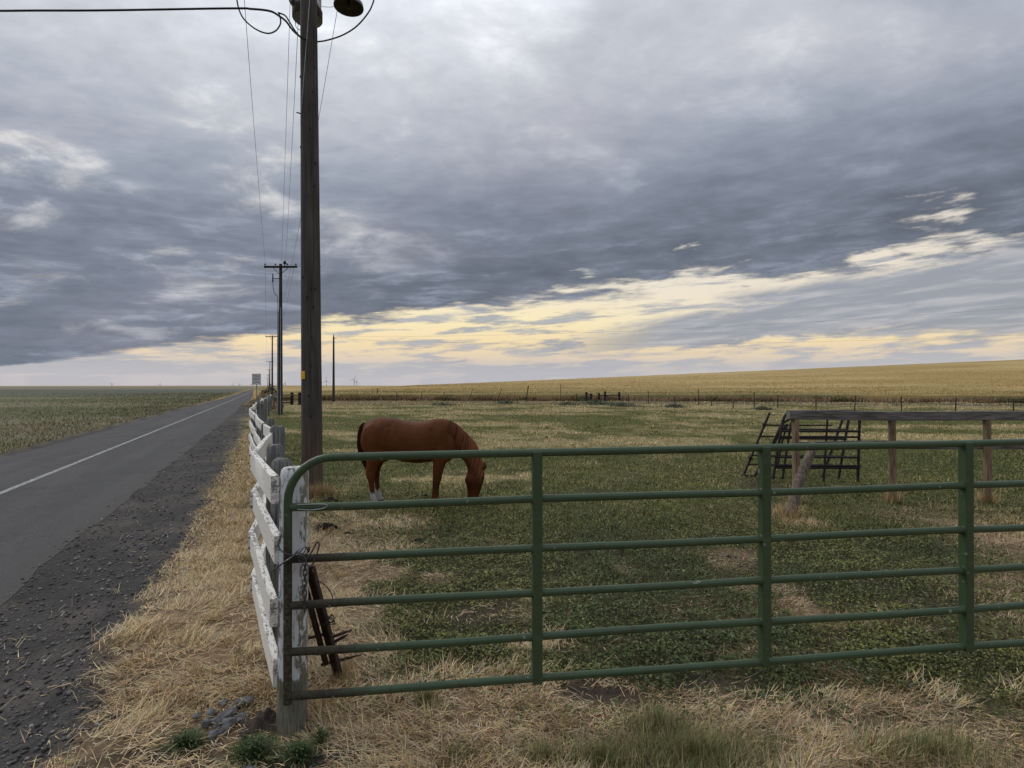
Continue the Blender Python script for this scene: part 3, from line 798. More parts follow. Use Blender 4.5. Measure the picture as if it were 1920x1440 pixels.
def build_gravel():
    x, y = scatter(110000, 1.9, 30, 1.25)
    g, s, gr, c = zones(x, y)
    # loose grit on the shoulder and where the wheels have worn the grass away
    bare = emask(x, y, SOIL[4][0], .6) + emask(x, y, SOIL[8][0], .6)
    keep = (rng.random(len(x)) < np.clip(gr * .9 + bare * .9, 0, 1)) & (c > -2.7)
    x, y = x[keep], y[keep]; n = len(x)
    sz = (.003 + .013 * rng.random(n) ** 4) * (1 + .09 * y)
    base = np.array([[1, 0, 0], [-1, 0, 0], [0, 1, 0], [0, -1, 0], [0, 0, 1], [0, 0, -.6]], float)
    V = base[None] * sz[:, None, None] * (.6 + .8 * rng.random((n, 6, 1)))
    a = rng.random(n) * 6.28; ca, sa = np.cos(a)[:, None], np.sin(a)[:, None]
    V = np.stack([V[..., 0] * ca - V[..., 1] * sa, V[..., 0] * sa + V[..., 1] * ca, V[..., 2] * .7], -1)
    V += np.stack([x, y, gz(x, y) + sz * .35], 1)[:, None]
    t = np.array([[0, 2, 4], [2, 1, 4], [1, 3, 4], [3, 0, 4], [2, 0, 5], [1, 2, 5], [3, 1, 5], [0, 3, 5]])
    T = (np.arange(n) * 6)[:, None, None] + t[None]
    col = mixc(jit(np.tile(CA(.115, .112, .112), (n, 1)), n, .5, .05), CA(.26, .245, .225), (rng.random(n) < .07) * .8)
    return soup('gravel', V.reshape(-1, 3), T.reshape(-1, 3), M['blade'], np.repeat(col, 6, 0))
build_gravel()

# ------------------------------------------------------------------ the steel gate
gate = empty('farm_gate', (GATE_A.x, GATE_A.y, 0), 'green tubular steel farm gate with six rails, rusty at its latch end', 'gate', rz=math.atan2(GATE_U.y, GATE_U.x))
RZ = [1.398, 1.156, .902, .674, .448, .232]
GL = 4.95; RT = .0205; SL = .006                 # length, tube radius, slight rise to the right
fr = [(0, 0, RZ[5] - .035), (0, 0, .6), (0, 0, 1.18)]
for i in range(0, 10):
    a = R(180 - 10 * i); fr.append((.215 + .215 * math.cos(a), 0, RZ[0] - .215 + .215 * math.sin(a)))
fr += [(.5, 0, RZ[0] + .003), (1.2, 0, RZ[0] + .007), (2.5, 0, RZ[0] + .015), (3.7, 0, RZ[0] + .022), (GL, 0, RZ[0] + .03)]
MB().tube(fr, RT, 16).build('top_rail', M['gate'], gate, True)
for z in RZ[1:]:
    MB().tube([(.012, 0, z)] + [(x, 0.004 * math.sin(x * 2 + z * 9), z + SL * x + .0035 * math.sin(x * 2.6 + z * 20)) for x in (.3, .8, 1.237, 1.9, 2.474, 3.1, 3.711, 4.3)] + [(GL, 0, z + SL * GL)], RT * .97, 14).build('rail', M['gate'], gate, True)
for i in (1, 2, 3):
    x = (1.237, 2.497, 3.735)[i - 1]; t = RZ[0] + .012 - .004; bz = RZ[5] - .022
    up_ = MB().box((x, 0, (t + bz) / 2 + SL * x), (.050, .056, t - bz), bev=.004).build('upright', M['gate'], gate)
    wd = MB()
    for z in RZ[1:5]:
        for sx2 in (-.027, .027):
            wd.tube([(x + sx2 + .002 * math.cos(a), .0215 * math.cos(a) * .0 - .0215 * math.sin(a), z + SL * x + .0215 * math.cos(a)) for a in np.linspace(0, 6.28, 13)], .0035, 5, False)
    wd.build('weld_beads', M['gate'], up_, True)['kind'] = 'stuff'
MB().tube([(GL, 0, RZ[5]), (GL, 0, RZ[0] + .03)], RT, 14).build('hinge_stile', M['gate'], gate, True)
# chafed slot plate near the top of the latch end
MB().tube(catmull([(.05, -.022, 1.150), (.11, -.024, 1.146), (.165, -.022, 1.150), (.19, -.019, 1.162), (.165, -.020, 1.172), (.05, -.021, 1.172)], 5), .0028, 6).build('wear_ring', M['metal_grey'], gate, True)

# ------------------------------------------------------------------ white board fence
FP = [(-1.185, 2.80, 1.294), (-1.96, 4.2, 1.262), (-2.625, 6.1, 1.27), (-3.774, 8.35, 1.22), (-5.0, 10.8, 1.20), (-6.42, 13.8, 1.175), (-8.0, 17.3, 1.15),
      (-11.72, 25.8, 1.08), (-16.8, 38, .98), (-25.1, 58, .87)]
segs = []
for a, b in zip(FP[:-1], FP[1:]):
    n = max(1, round((Vector(b) - Vector(a)).length / 2.7))
    for i in range(n): segs.append((Vector(a).lerp(Vector(b), i / n), Vector(a).lerp(Vector(b), (i + 1) / n)))
for i, (a, b) in enumerate(segs):                    # a little extra wobble further out
    if i > 4:
        w = Vector((.12 * math.sin(i * 2.1), 0, .03 * math.sin(i * 1.3)))
        segs[i][0].xyz += w; segs[i - 1][1].xyz = segs[i][0]
fence = empty('board_fence', (-1.185, 2.8, 0), 'wobbly white painted four board fence running along the road', 'fence')
fo = Vector((-1.185, 2.8, 0))
def board(a, b, h=.14, t=.038, parent=fence, m=None, org=fo, name='board', warp=.006):
    d = b - a; L = d.length; n = max(3, min(14, int(L / .3)))
    ex = d.normalized(); ez = Vector((0, 0, 1)); ez = (ez - ex * ez.dot(ex)).normalized(); ey = ez.cross(ex)
    V = []; Fc = []
    ph = random.random() * 6
    for i in range(n + 1):
        s = L * i / n; ww = warp * math.sin(ph + s * 2.2); wz = warp * .8 * math.sin(ph * 2 + s * 1.7)
        c_ = .004
        for (yy, zz) in ((-t / 2 + c_, -h / 2), (t / 2 - c_, -h / 2), (t / 2, -h / 2 + c_), (t / 2, h / 2 - c_), (t / 2 - c_, h / 2), (-t / 2 + c_, h / 2), (-t / 2, h / 2 - c_), (-t / 2, -h / 2 + c_)):
            jt = random.uniform(-.0015, .0015)
            V.append((s - L / 2 + (jt * 3 if i in (0, n) else 0), yy + ww + jt, zz + wz + jt))
    for i in range(n):
        for j in range(8):
            Fc.append((i * 8 + j, i * 8 + (j + 1) % 8, (i + 1) * 8 + (j + 1) % 8, (i + 1) * 8 + j))
    Fc.append(tuple(range(8))); Fc.append(tuple(n * 8 + j for j in range(8)))
    mb = MB(); mb.add(V, Fc)
    o = mb.build(name, m or M['white_board'], parent, True, angle=30)
    mw = Matrix((ex, ey, ez)).transposed().to_4x4(); mw.translation = (a + b) / 2 - org
    o.matrix_local = mw
    return o
for i, (a, b) in enumerate(segs):
    side = (b - a).normalized().cross(Vector((0, 0, 1)))      # towards the paddock
    for kx in range(4):
        gap = [0, .305, .615, .925][kx]
        sc = lambda p: (p.z - g1(p.x, p.y) - .22) / 1.07
        zj = 0 if i == 0 else random.uniform(-.012, .012)
        off = side * random.uniform(-.012, .01) + Vector((0, 0, zj))
        aa = a + Vector((0, 0, -.07 - gap * min(1, sc(a)))) + off; bb = b + Vector((0, 0, -.07 - gap * min(1, sc(b)))) + off
        ov = (b - a).normalized() * .03
        if i: aa = aa - ov
        bo = board(aa, bb + ov + side * -.0)
        if i < 5:                                            # nail heads near both ends, on the road side
            nm = MB(); Lb = (bb + ov - aa).length
            for sx2 in (-Lb / 2 + .07, Lb / 2 - .08):
                for zz in (-.04, .038):
                    nm.add([(sx2 + .006 * math.cos(a), dd, zz + .006 * math.sin(a)) for dd in (.016, .024) for a in np.linspace(0, 5.5, 8)], [tuple(range(8)), tuple(range(8, 16))] + [(q_, (q_ + 1) % 8, 8 + (q_ + 1) % 8, 8 + q_) for q_ in range(8)])
            nm.build('nail_heads', M['rust'], bo)['kind'] = 'stuff'
    # post at the far end of each run
def fence_post(x, y, ztop, r=.065, m='grey_wood', rot=0, lean=(0, 0)):
    zb = g1(x, y) - .1; h = ztop - zb
    pr = []; V = []; n = 14; Fc = []
    lv = [0, .25, .5, .75, .94, .985, 1]
    for kz, t in enumerate(lv):
        rr = r * (1.05 - .06 * t) * (1 if t < .97 else (.93 if t < 1 else .72))
        for j in range(n):
            th = 2 * math.pi * j / n + rot
            q_ = rr * (1 + .05 * math.sin(3 * th + x * 7) + random.uniform(-.015, .015))
            V.append((q_ * math.cos(th) + lean[0] * t, q_ * math.sin(th) + lean[1] * t, h * t + (random.uniform(-.008, .008) if kz == len(lv) - 1 else 0)))
    for i in range(len(lv) - 1):
        for j in range(n): Fc.append((i * n + j, i * n + (j + 1) % n, (i + 1) * n + (j + 1) % n, (i + 1) * n + j))
    Fc.append(tuple((len(lv) - 1) * n + j for j in range(n)))
    o = MB().add(V, Fc).build('post', M[m], fence, True, loc=(x - fo.x, y - fo.y, zb))
    return o
for (x, y, zt, r) in ((-1.452, 3.5, 1.295, .062), (-1.84, 4.3, 1.30, .062), (-2.475, 5.85, 1.33, .078), (-2.66, 6.35, 1.27, .055), (-3.33, 7.5, 1.25, .06), (-3.68, 8.45, 1.26, .06)):
    fence_post(x, y, zt, r)
for i, (a, b) in enumerate(segs):
    if b.y > 9.5:
        sd = (b - a).normalized().cross(Vector((0, 0, 1)))
        fence_post(b.x + sd.x * .085, b.y + sd.y * .085, b.z + random.uniform(-.02, .07), .06, 'grey_wood')
hpx = GATE_A + GATE_U * 5.06
hpo = MB().tube([(0, 0, -.3), (0, 0, .6), (0, 0, 1.52)], [.085, .082, .078], 14).build('hinge_post', M['old_post'], None, True, loc=(hpx.x, hpx.y, 0))
tag(hpo, 'stout wooden hinge post carrying the far right end of the green gate', 'post')
# the gate post: round, with a flat painted face towards the gate
V = []; Fc = []; n = 20; lv = [-.12, .0, .2, .45, .7, .95, 1.18, 1.30, 1.325, 1.336]
for kz, z in enumerate(lv):
    r = .074 - .006 * max(z, 0) / 1.33; sh = [1] * 8 + [.93, .78]
    for j in range(n):
        th = 2 * math.pi * j / n
        x, y = r * sh[kz] * math.cos(th), r * sh[kz] * math.sin(th)
        fl = -.052 if z > .22 else -.052 - .03 * min(1, (.22 - z) / .12)
        y = max(y, fl * sh[kz])
        x += .012 * max(0, z) / 1.3
        V.append((x, y, z))
for i in range(len(lv) - 1):
    for j in range(n): Fc.append((i * n + j, i * n + (j + 1) % n, (i + 1) * n + (j + 1) % n, (i + 1) * n + j))
Fc.append(tuple((len(lv) - 1) * n + j for j in range(n)))
gp = MB().add(V, Fc).build('gate_post', M['gate_post'], fence, True, loc=(-1.122 - fo.x, 2.835 - fo.y, 0), angle=50)
gp['label'] = 'round gate post with a flat white painted face and bare foot'

# ------------------------------------------------------------------ chain, hook and wire on the latch end
def gpt(x, y, z):                                    # gate coordinates to the world
    return GATE_A + GATE_U * x + Vector((-GATE_U.y, GATE_U.x, 0)) * y + Vector((0, 0, z))
ch0 = gpt(.075, -.03, .93)
chain = empty('gate_chain', ch0, 'short rusty chain with a wire tie and snap hook hanging at the gate latch', 'chain')
def link_mesh(L=.036, w=.017, r=.0030):
    pts = []
    for i in range(17):
        a = 2 * math.pi * i / 16
        pts.append((w / 2 * math.cos(a), 0, (L / 2 - w / 2) * (1 if math.sin(a) > 0 else -1) * (1 if abs(math.sin(a)) > 1e-6 else 0) + w / 2 * math.sin(a)))
    return MB().tube(pts, r, 6, False)
lk = link_mesh().build('chain_link', M['chain'], chain, True)
lk.location = (0, 0, 0)
nl = [lk]
for i in range(1, 10):
    o = lk.copy(); C.objects.link(o); nl.append(o)
for i, o in enumerate(nl):
    o.location = (.012 + .002 * math.sin(i), 0, -.035 - .0255 * i); o.rotation_euler = (0, 0, (math.pi / 2 if i % 2 else .15) + .2 * math.sin(i * 3))
diag = [gpt(-.055, -.02, .862), gpt(.0, -.040, .905), gpt(.03, -.040, .925), gpt(.055, -.036, .95)]
pts = catmull(diag, 4)
acc = 0
for i in range(len(pts) - 1):
    if i % 2: continue
    o = lk.copy(); C.objects.link(o)
    d = (pts[i + 1] - pts[i]).normalized(); o.location = pts[i] - ch0
    qd = d.to_track_quat('Z', 'Y').to_euler(); o.rotation_euler = qd
hook = catmull([(.0, -.01, .0), (.012, -.016, -.03), (.028, -.016, -.036), (.04, -.012, -.02), (.052, -.006, .02), (.056, 0, .045), (.048, 0, .055), (.03, -.01, .02), (.012, -.016, -.008)], 5)
MB().tube([Vector(p) * 1.2 + Vector((.015, 0, -.005)) for p in hook], .0042, 7).build('snap_hook', M['chain'], chain, True)
ringp = [(.002 + .014 * math.cos(t), -.018, -.012 + .017 * math.sin(t)) for t in np.linspace(0, 2 * math.pi, 17)]
MB().tube(ringp, .0022, 6, False).build('ring', M['chain'], chain, True)
# two strands of tie wire twisted round each other
axis = catmull([gpt(-.022, -.012, 1.03), gpt(-.035, -.022, .995), gpt(-.03, -.03, .965), gpt(-.005, -.036, .945), gpt(.035, -.036, .93), gpt(.07, -.034, .918)], 10)
for ph in (0, math.pi):
    pp = []
    for i, p in enumerate(axis):
        a = i * .75 + ph; pp.append(p + Vector((.0032 * math.cos(a), .002 * math.sin(a), .0032 * math.sin(a))) - ch0)
    MB().tube(pp, .0019, 6).build('tie_wire', M['chain'], chain, True)
for kx in range(3):
    pp = catmull([gpt(.03 + .012 * kx, -.028, .90), gpt(.045 + .012 * kx, -.034, .935), gpt(.06 + .014 * kx, -.01, .938 - .006 * kx), gpt(.075 + .012 * kx, .03, .95), gpt(.09, .04, .92)], 6)
    MB().tube([p - ch0 for p in pp], .0022, 6).build('tie_wire', M['cable'], chain, True)

# ------------------------------------------------------------------ rusty harrow section leaning behind the post
ha = empty('harrow_section', (-1.05, 3.36, g1(-1.05, 3.36)), 'rusty toothed harrow bar leaning against the back of the gate post', 'harrow')
top = P(581, 1062, 2.97); bot = Vector((-1.045, 3.34, .015))
ho = Vector(ha.location)
ax = (bot - top).normalized(); sd = Vector((1, .1, .0)); sd = (sd - ax * sd.dot(ax)).normalized(); nn = ax.cross(sd)
def hb(u, s, w=0): return top.lerp(bot, u) + sd * s + nn * w - ho
RM = Matrix((sd, nn, ax)).transposed()
Lh = (bot - top).length
MB().box(hb(.5, .0), (.050, .008, Lh), RM).box(hb(.5, .024, .018), (.008, .044, Lh), RM).build('beam', M['rust'], ha)
MB().box(hb(.44, -.045, .02), (.028, .012, Lh * .78), RM).box(hb(.44, -.032, .03), (.008, .03, Lh * .78), RM).build('side_bar', M['rust'], ha)
for u, s0, s1 in ((.62, -.02, -.17), (.66, .0, .13), (.80, -.10, .135), (.91, -.09, .15), (.70, .02, .10)):
    a = hb(u, s0, -.02); b = hb(u, s1, -.02) + Vector((0, 0, .035 if s1 > 0 else -.02))
    MB().tube([a, a.lerp(b, .6), b], [.010, .009, .003], 8).build('tooth', M['rust'], ha, True)
MB().lathe([(0, .012), (.011, .012), (.014, .004), (.014, -.012)], 10, hb(.955, 0, -.008)).build('bolt', M['rust'], ha, True)
wl = catmull([P(583, 1080, 3.05), P(592, 1086, 3.1), P(606, 1094, 3.1), P(618, 1106, 3.12), P(624, 1120, 3.15), P(623, 1136, 3.15)], 6)
tw = tag(MB().tube(wl, .0028, 6).build('loose_wire', M['cable'], None, True), 'black loose wire loop arching beside the rusty harrow', 'wire')
tl = []
for i in range(60):
    t = i * .42; tl.append(P(618 + 9 * math.sin(t) + 3 * math.sin(t * 2.3), 1158 + 8 * math.cos(t * 1.3) + (i / 60) * 6, 3.12 + .03 * math.sin(t * .7)))
tag(MB().tube(tl, .0024, 5).build('wire_tangle', M['cable'], None, True), 'small tangle of dark wire in the dry grass behind the harrow', 'wire')

# ------------------------------------------------------------------ horse
HX, HY, HS = 790.0, 9.05, 115.0
hz0 = g1((HX - 960) / F * HY, HY)
horse = empty('horse', ((HX - 960) / F * HY, HY, hz0), 'chestnut horse with white hind socks grazing behind the green gate', 'horse')
def hp(px, py): return ((px - HX) / HS, (948.5 - py) / HS)
def ring_loft(secs, n=20, e=2.0):
    # secs: centre (x,z), axis half extent vector in the xz plane (dx,dz), lateral half width, lateral offset
    V = []; Fc = []
    for (cx, cz, ux, uz, w, oy) in secs:
        for j in range(n):
            th = 2 * math.pi * j / n; ca, sa = math.cos(th), math.sin(th)
            ca = math.copysign(abs(ca) ** (2 / e), ca); sa = math.copysign(abs(sa) ** (2 / e), sa)
            V.append((cx + ux * ca, oy + w * sa, cz + uz * ca))
    for i in range(len(secs) - 1):
        for j in range(n): Fc.append((i * n + j, i * n + (j + 1) % n, (i + 1) * n + (j + 1) % n, (i + 1) * n + j))
    Fc.append(tuple(range(n))[::-1]); Fc.append(tuple((len(secs) - 1) * n + j for j in range(n)))
    return V, Fc
def vsec(px, t, b, w, oy=0):
    x, zt = hp(px, t); _, zb = hp(px, b); return (x, (zt + zb) / 2, 0, (zt - zb) / 2, w, oy)
def hsec(py, l, r, w, oy=0):
    xl, z = hp(l, py); xr, _ = hp(r, py); return ((xl + xr) / 2, z, (xr - xl) / 2, 0, w, oy)
def dsec(top, bot, w, oy=0):
    a = hp(*top); b = hp(*bot); return ((a[0] + b[0]) / 2, (a[1] + b[1]) / 2, (a[0] - b[0]) / 2, (a[1] - b[1]) / 2, w, oy)
def sph(mb, px, py, rx, rz, ry, oy=0):
    x, z = hp(px, py); bm = bmesh.new(); bmesh.ops.create_uvsphere(bm, u_segments=20, v_segments=12, radius=1)
    bm.verts.index_update()
    mb.add([(x + v_.co.x * rx, oy + v_.co.y * ry, z + v_.co.z * rz) for v_ in bm.verts], [[v_.index for v_ in f.verts] for f in bm.faces]); bm.free()
mb = MB()
mb.add(*ring_loft([vsec(681, 800, 826, .06), vsec(684, 794, 838, .13), vsec(690, 788.5, 850, .20), vsec(702, 784, 858, .25), vsec(718, 782, 861, .275), vsec(738, 783.5, 861, .285), vsec(757, 788.5, 866, .295),
                   vsec(781, 791.5, 869, .305), vsec(800, 789, 867.5, .295), vsec(815, 785, 865.5, .27), vsec(829, 784.5, 864, .235), vsec(840, 788, 861, .20), vsec(850, 796, 854, .15)], 24, 2.15))
mb.add(*ring_loft([dsec((838, 786), (838, 862), .19), dsec((851, 791.5), (846, 861), .17), dsec((865, 802.5), (853, 860), .14), dsec((880, 817.5), (860, 858), .115), dsec((892, 831.5), (866, 861), .10),
                   dsec((900, 847), (871, 866), .09), dsec((904.5, 862), (875, 875), .085), dsec((906, 875), (877, 884), .085), dsec((907, 884), (877, 892), .08)], 20))
mb.add(*ring_loft([hsec(873, 884, 904.5, .06), hsec(879, 878.5, 907, .085), hsec(888, 875, 909, .10), hsec(898, 872.5, 908.5, .108), hsec(906, 873, 906.5, .10), hsec(914, 875, 903.5, .082), hsec(922, 876.5, 901, .068),
                   hsec(930, 876.5, 899, .066), hsec(937, 877.5, 898, .066), hsec(942, 880, 895.5, .055), hsec(944.5, 883, 893, .035)], 20, 2.2))
for oy, o2 in ((-.165, 0), (.165, 1)):
    f = -1.5 * o2; sgn = -1 if oy < 0 else 1
    # foreleg
    mb.add(*ring_loft([hsec(826, 812 + f, 846 + f, .10, oy * .75), hsec(845, 812 + f, 843 + f, .105, oy * .85), hsec(862, 814 + f, 839.5 + f, .09, oy * .95), hsec(874, 814 + f, 835 + f, .07, oy), hsec(886, 814 + f, 831 + f, .058, oy), hsec(894, 813.8 + f, 828.5 + f, .054, oy),
                       hsec(901, 813.3 + f, 828 + f, .056, oy), hsec(907, 813.5 + f, 825.5 + f, .044, oy), hsec(917, 813 + f, 823 + f, .034, oy), hsec(926, 812 + f, 822.5 + f, .036, oy), hsec(932, 810.5 + f, 823 + f, .045, oy),
                       hsec(937, 811.5 + f, 822.5 + f, .040, oy), hsec(942, 812.5 + f, 825.5 + f, .047, oy)], 16))
    # hind leg
    h = .5 * o2
    mb.add(*ring_loft([hsec(806, 686, 728, .10, oy * .62), hsec(822, 681, 733, .125, oy * .75), hsec(838, 683.5, 733, .125, oy * .84), hsec(850, 688 + h * .3, 729.5 + h * .3, .11, oy * .9), hsec(862, 691.5 + h * .6, 721 + h * .6, .09, oy * .95), hsec(872, 691.5 + h * .8, 714.5 + h * .6, .068, oy),
                       hsec(880, 690.5 + h, 710 + h * .7, .056, oy), hsec(887, 690.3 + h, 708 + h * .8, .052, oy), hsec(894, 692.5 + h, 707.5 + h * .8, .047, oy), hsec(901, 695.5 + h, 707 + h * .8, .040, oy), hsec(912, 697.5 + h * .9, 707 + h * .7, .035, oy), hsec(922, 698.5 + h * .9, 708 + h * .7, .036, oy),
                       hsec(930, 698.5 + h * .8, 711 + h * .7, .045, oy), hsec(936, 701 + h * .8, 712.5 + h * .7, .040, oy), hsec(942, 703 + h * .8, 716.5 + h * .7, .047, oy)], 16))
    sph(mb, 834, 836, .20, .27, .085, oy * .82)       # shoulder
    sph(mb, 706, 824, .22, .28, .11, oy * 1.0)      # thigh
    sph(mb, 724, 851, .11, .12, .07, oy * 1.15)      # stifle
    sph(mb, 880.5, 899, .075, .085, .035, oy * .48)  # cheek
    sph(mb, 901, 894, .045, .035, .025, oy * .52)    # brow
    # ear
    e0 = hp(904, 880); e1 = hp(914.5 if o2 == 0 else 909, 869.5 if o2 == 0 else 866)
    mb.tube([(e0[0], oy * .3, e0[1]), ((e0[0] * .5 + e1[0] * .5), oy * .42, (e0[1] + e1[1]) / 2), (e1[0], oy * .40, e1[1])], [.034, .036, .010], 10)
me = bpy.data.meshes.new('body'); me.from_pydata(mb.v, [], mb.f); me.update()
body = bpy.data.objects.new('body', me); C.objects.link(body)
bm = bmesh.new(); bm.from_mesh(me); bmesh.ops.recalc_face_normals(bm, faces=bm.faces); bm.to_mesh(me); bm.free()
md = body.modifiers.new('r', 'REMESH'); md.mode = 'VOXEL'; md.voxel_size = .011
ms = body.modifiers.new('s', 'SMOOTH'); ms.factor = .5; ms.iterations = 22
dg = bpy.context.evaluated_depsgraph_get()
me2 = bpy.data.meshes.new_from_object(body.evaluated_get(dg), depsgraph=dg)
body.modifiers.clear(); body.data = me2; me2.name = 'body'
me2.polygons.foreach_set('use_smooth', [True] * len(me2.polygons))
nv = len(me2.vertices); co = np.empty(nv * 3, np.float32); me2.vertices.foreach_get('co', co); co = co.reshape(-1, 3).astype(float)
# muscle relief: grooves and swellings pressed into both flanks
def seg_d(p, a, b):
    a = np.array(hp(*a)); b = np.array(hp(*b)); d = b - a
    t = np.clip(((p - a) @ d) / (d @ d), 0, 1); return np.linalg.norm(p - (a + t[:, None] * d), axis=1)
sidep = co[:, [0, 2]]; disp = np.zeros(nv)
for a, b, w_, amp in (((737, 800), (729, 850), .035, -.022), ((729, 800), (741, 792), .03, -.010), ((812, 806), (812, 852), .035, -.020), ((846, 803), (838, 856), .03, -.020), ((693, 805), (697, 856), .022, -.014), ((716, 800), (706, 840), .07, .020),
                      ((829, 806), (826, 846), .06, .018), ((800, 850), (760, 858), .05, .012), ((700, 866), (703, 880), .02, -.006), ((866, 845), (876, 870), .02, -.010), ((884, 880), (882, 905), .02, .008), ((893, 900), (888, 925), .015, -.008),
                      ((822, 868), (820, 888), .02, .010), ((704, 862), (700, 876), .03, .010), ((752, 812), (765, 850), .06, -.008)):
    disp += amp * np.exp(-(seg_d(sidep, a, b) / w_) ** 2)
co[:, 1] += np.sign(co[:, 1]) * disp * np.clip(np.abs(co[:, 1]) / .09, 0, 1)
me2.vertices.foreach_set('co', co.astype(np.float32).ravel()); me2.update()
cb = np.tile(CA(.110, .037, .0125), (nv, 1))
rump = sstep(hp(716, 0)[0], hp(690, 0)[0], co[:, 0])
cb = mixc(cb, CA(.140, .049, .0155), rump * .6)  # highlight on the rump, painted into the coat colour
cb = mixc(cb, CA(.060, .0175, .008), sstep(hp(0, 880)[1], hp(0, 905)[1], co[:, 2]) * .55)
hind = co[:, 0] < hp(760, 0)[0]
edge_n = .015 * np.sin(co[:, 1] * 70) + .012 * np.sin(co[:, 0] * 90)
cb = mixc(cb, CA(.38, .37, .36), np.where(hind, sstep(hp(0, 919)[1], hp(0, 925)[1], co[:, 2] + edge_n), 0))
cb = mixc(cb, CA(.24, .155, .09), np.where((~hind) & (co[:, 0] < hp(850, 0)[0]), sstep(hp(0, 930)[1], hp(0, 937)[1], co[:, 2]), 0) * .6)
head = co[:, 0] > hp(868, 0)[0]
cb = mixc(cb, CA(.024, .014, .011), np.where(head, sstep(hp(0, 931)[1], hp(0, 940)[1], co[:, 2]), 0) * .85)
ear = (co[:, 0] > hp(907.5, 0)[0]) & (co[:, 2] > hp(0, 881)[1])
cb = mixc(cb, CA(.02, .010, .008), ear * .8)
at = me2.color_attributes.new('Col', 'FLOAT_COLOR', 'POINT')
at.data.foreach_set('color', np.concatenate([cb, np.ones((nv, 1))], 1).astype(np.float32).ravel())
me2.materials.clear(); me2.materials.append(M['horse']); body.parent = horse
for oy, o2 in ((-.165, 0), (.165, 1)):
    for (a, b) in ((818.5 - 1.5 * o2, .056), (709.5 + .4 * o2, .054)):
        x, _ = hp(a, 0)
        MB().add(*ring_loft([(x + .012, .0, b + .008, 0, b * .95, oy), (x + .008, .035, b * .92, 0, b * .86, oy), (x, .075, b * .78, 0, b * .74, oy)], 16)).build('hoof', M['hoof'], horse, True)
    x, z = hp(904.5, 893)
    bm = bmesh.new(); bmesh.ops.create_uvsphere(bm, u_segments=14, v_segments=8, radius=.018); bm.verts.index_update()
    MB().add([(x + q_.co.x, oy * .60 + q_.co.y * .8, z + q_.co.z) for q_ in bm.verts], [[q_.index for q_ in f.verts] for f in bm.faces]).build('eye', M['eye'], horse, True); bm.free()
def hair(name, strands, colr, wid, parent):
    V = []; T = []; cl = []
    for pts, w, cN in strands:
        m_ = len(pts); o = len(V)
        for i, p in enumerate(pts):
            t = pts[min(i + 1, m_ - 1)] - pts[max(i - 1, 0)]
            s_ = t.cross(Vector((0, 1, 0)))
            s_ = s_.normalized() if s_.length > 1e-6 else Vector((1, 0, 0))
            s_ = (s_ + Vector((0, random.uniform(-.25, .25), 0))).normalized()
            ww = w * (1 if i < m_ - 2 else (.7 if i == m_ - 2 else .15))
            V += [p - s_ * ww, p + s_ * ww]; cl += [cN, cN]
        for i in range(m_ - 1):
            a = o + 2 * i; T += [(a, a + 1, a + 3), (a, a + 3, a + 2)]
    return soup(name, np.array([tuple(q_) for q_ in V]), np.array(T), M['hair'], np.array(cl), 'stuff', parent)
crest = [hp(*p) for p in ((846, 789), (859, 798), (874, 812), (887, 825.5), (896, 839), (902.5, 859), (906, 874))]
cr = catmull([Vector((x, 0, z)) for x, z in crest], 10)
st_ = []
for i in range(420):
    u = random.random() ** .9; kx = u * (len(cr) - 1); p = cr[int(kx)].lerp(cr[min(int(kx) + 1, len(cr) - 1)], kx % 1)
    L = random.uniform(.20, .40) * (.5 + .5 * min(1, u * 3)) * (1 if u < .85 else .7)
    y0 = -random.uniform(.0, .02); wid_n = .155 - .085 * u
    side = -1 if random.random() < .93 else 1
    lean = random.uniform(-.10, .02)
    pts = [p + Vector((0, y0, .006))]
    for t in (.2, .4, .6, .8, 1.0):
        out = (wid_n * math.sin(min(1, t * L / .22) * math.pi / 2) + .018) * side
        pts.append(p + Vector((lean * t * .5 - .03 * t * t + random.uniform(-.004, .004), out + y0, -L * t + .03 * (1 - t))))
    b = random.uniform(.45, 1.6)
    c_ = (np.array((.085, .026, .011)) * (1 - min(1, u * 1.6)) + np.array((.21, .080, .036)) * min(1, u * 1.6)) * b
    st_.append((pts, random.uniform(.003, .006), c_))
hair('mane', st_, None, 0, horse)
st_ = []
tp = [hp(*p) for p in ((684, 793), (679, 799), (676.5, 813), (676, 832), (678.5, 850), (683, 866), (687, 878), (689.5, 887))]
for i in range(300):
    j = random.gauss(0, 1); k2 = random.gauss(0, 1); L = random.uniform(.72, 1.0)
    pts = []
    for n_, (x, z) in enumerate(tp):
        t = n_ / (len(tp) - 1)
        if t > L + .05: break
        sp = .010 + .017 * math.sin(min(1, t * 1.1) * math.pi)
        pts.append(Vector((x + sp * j * .8, sp * k2 * 1.1, z)))
    if len(pts) < 3: continue
    b = random.uniform(.6, 1.3)
    st_.append((pts, random.uniform(.003, .006), np.array((.060, .019, .011)) * b if random.random() < .4 else np.array((.020, .010, .009)) * b))
hair('tail', st_, None, 0, horse)

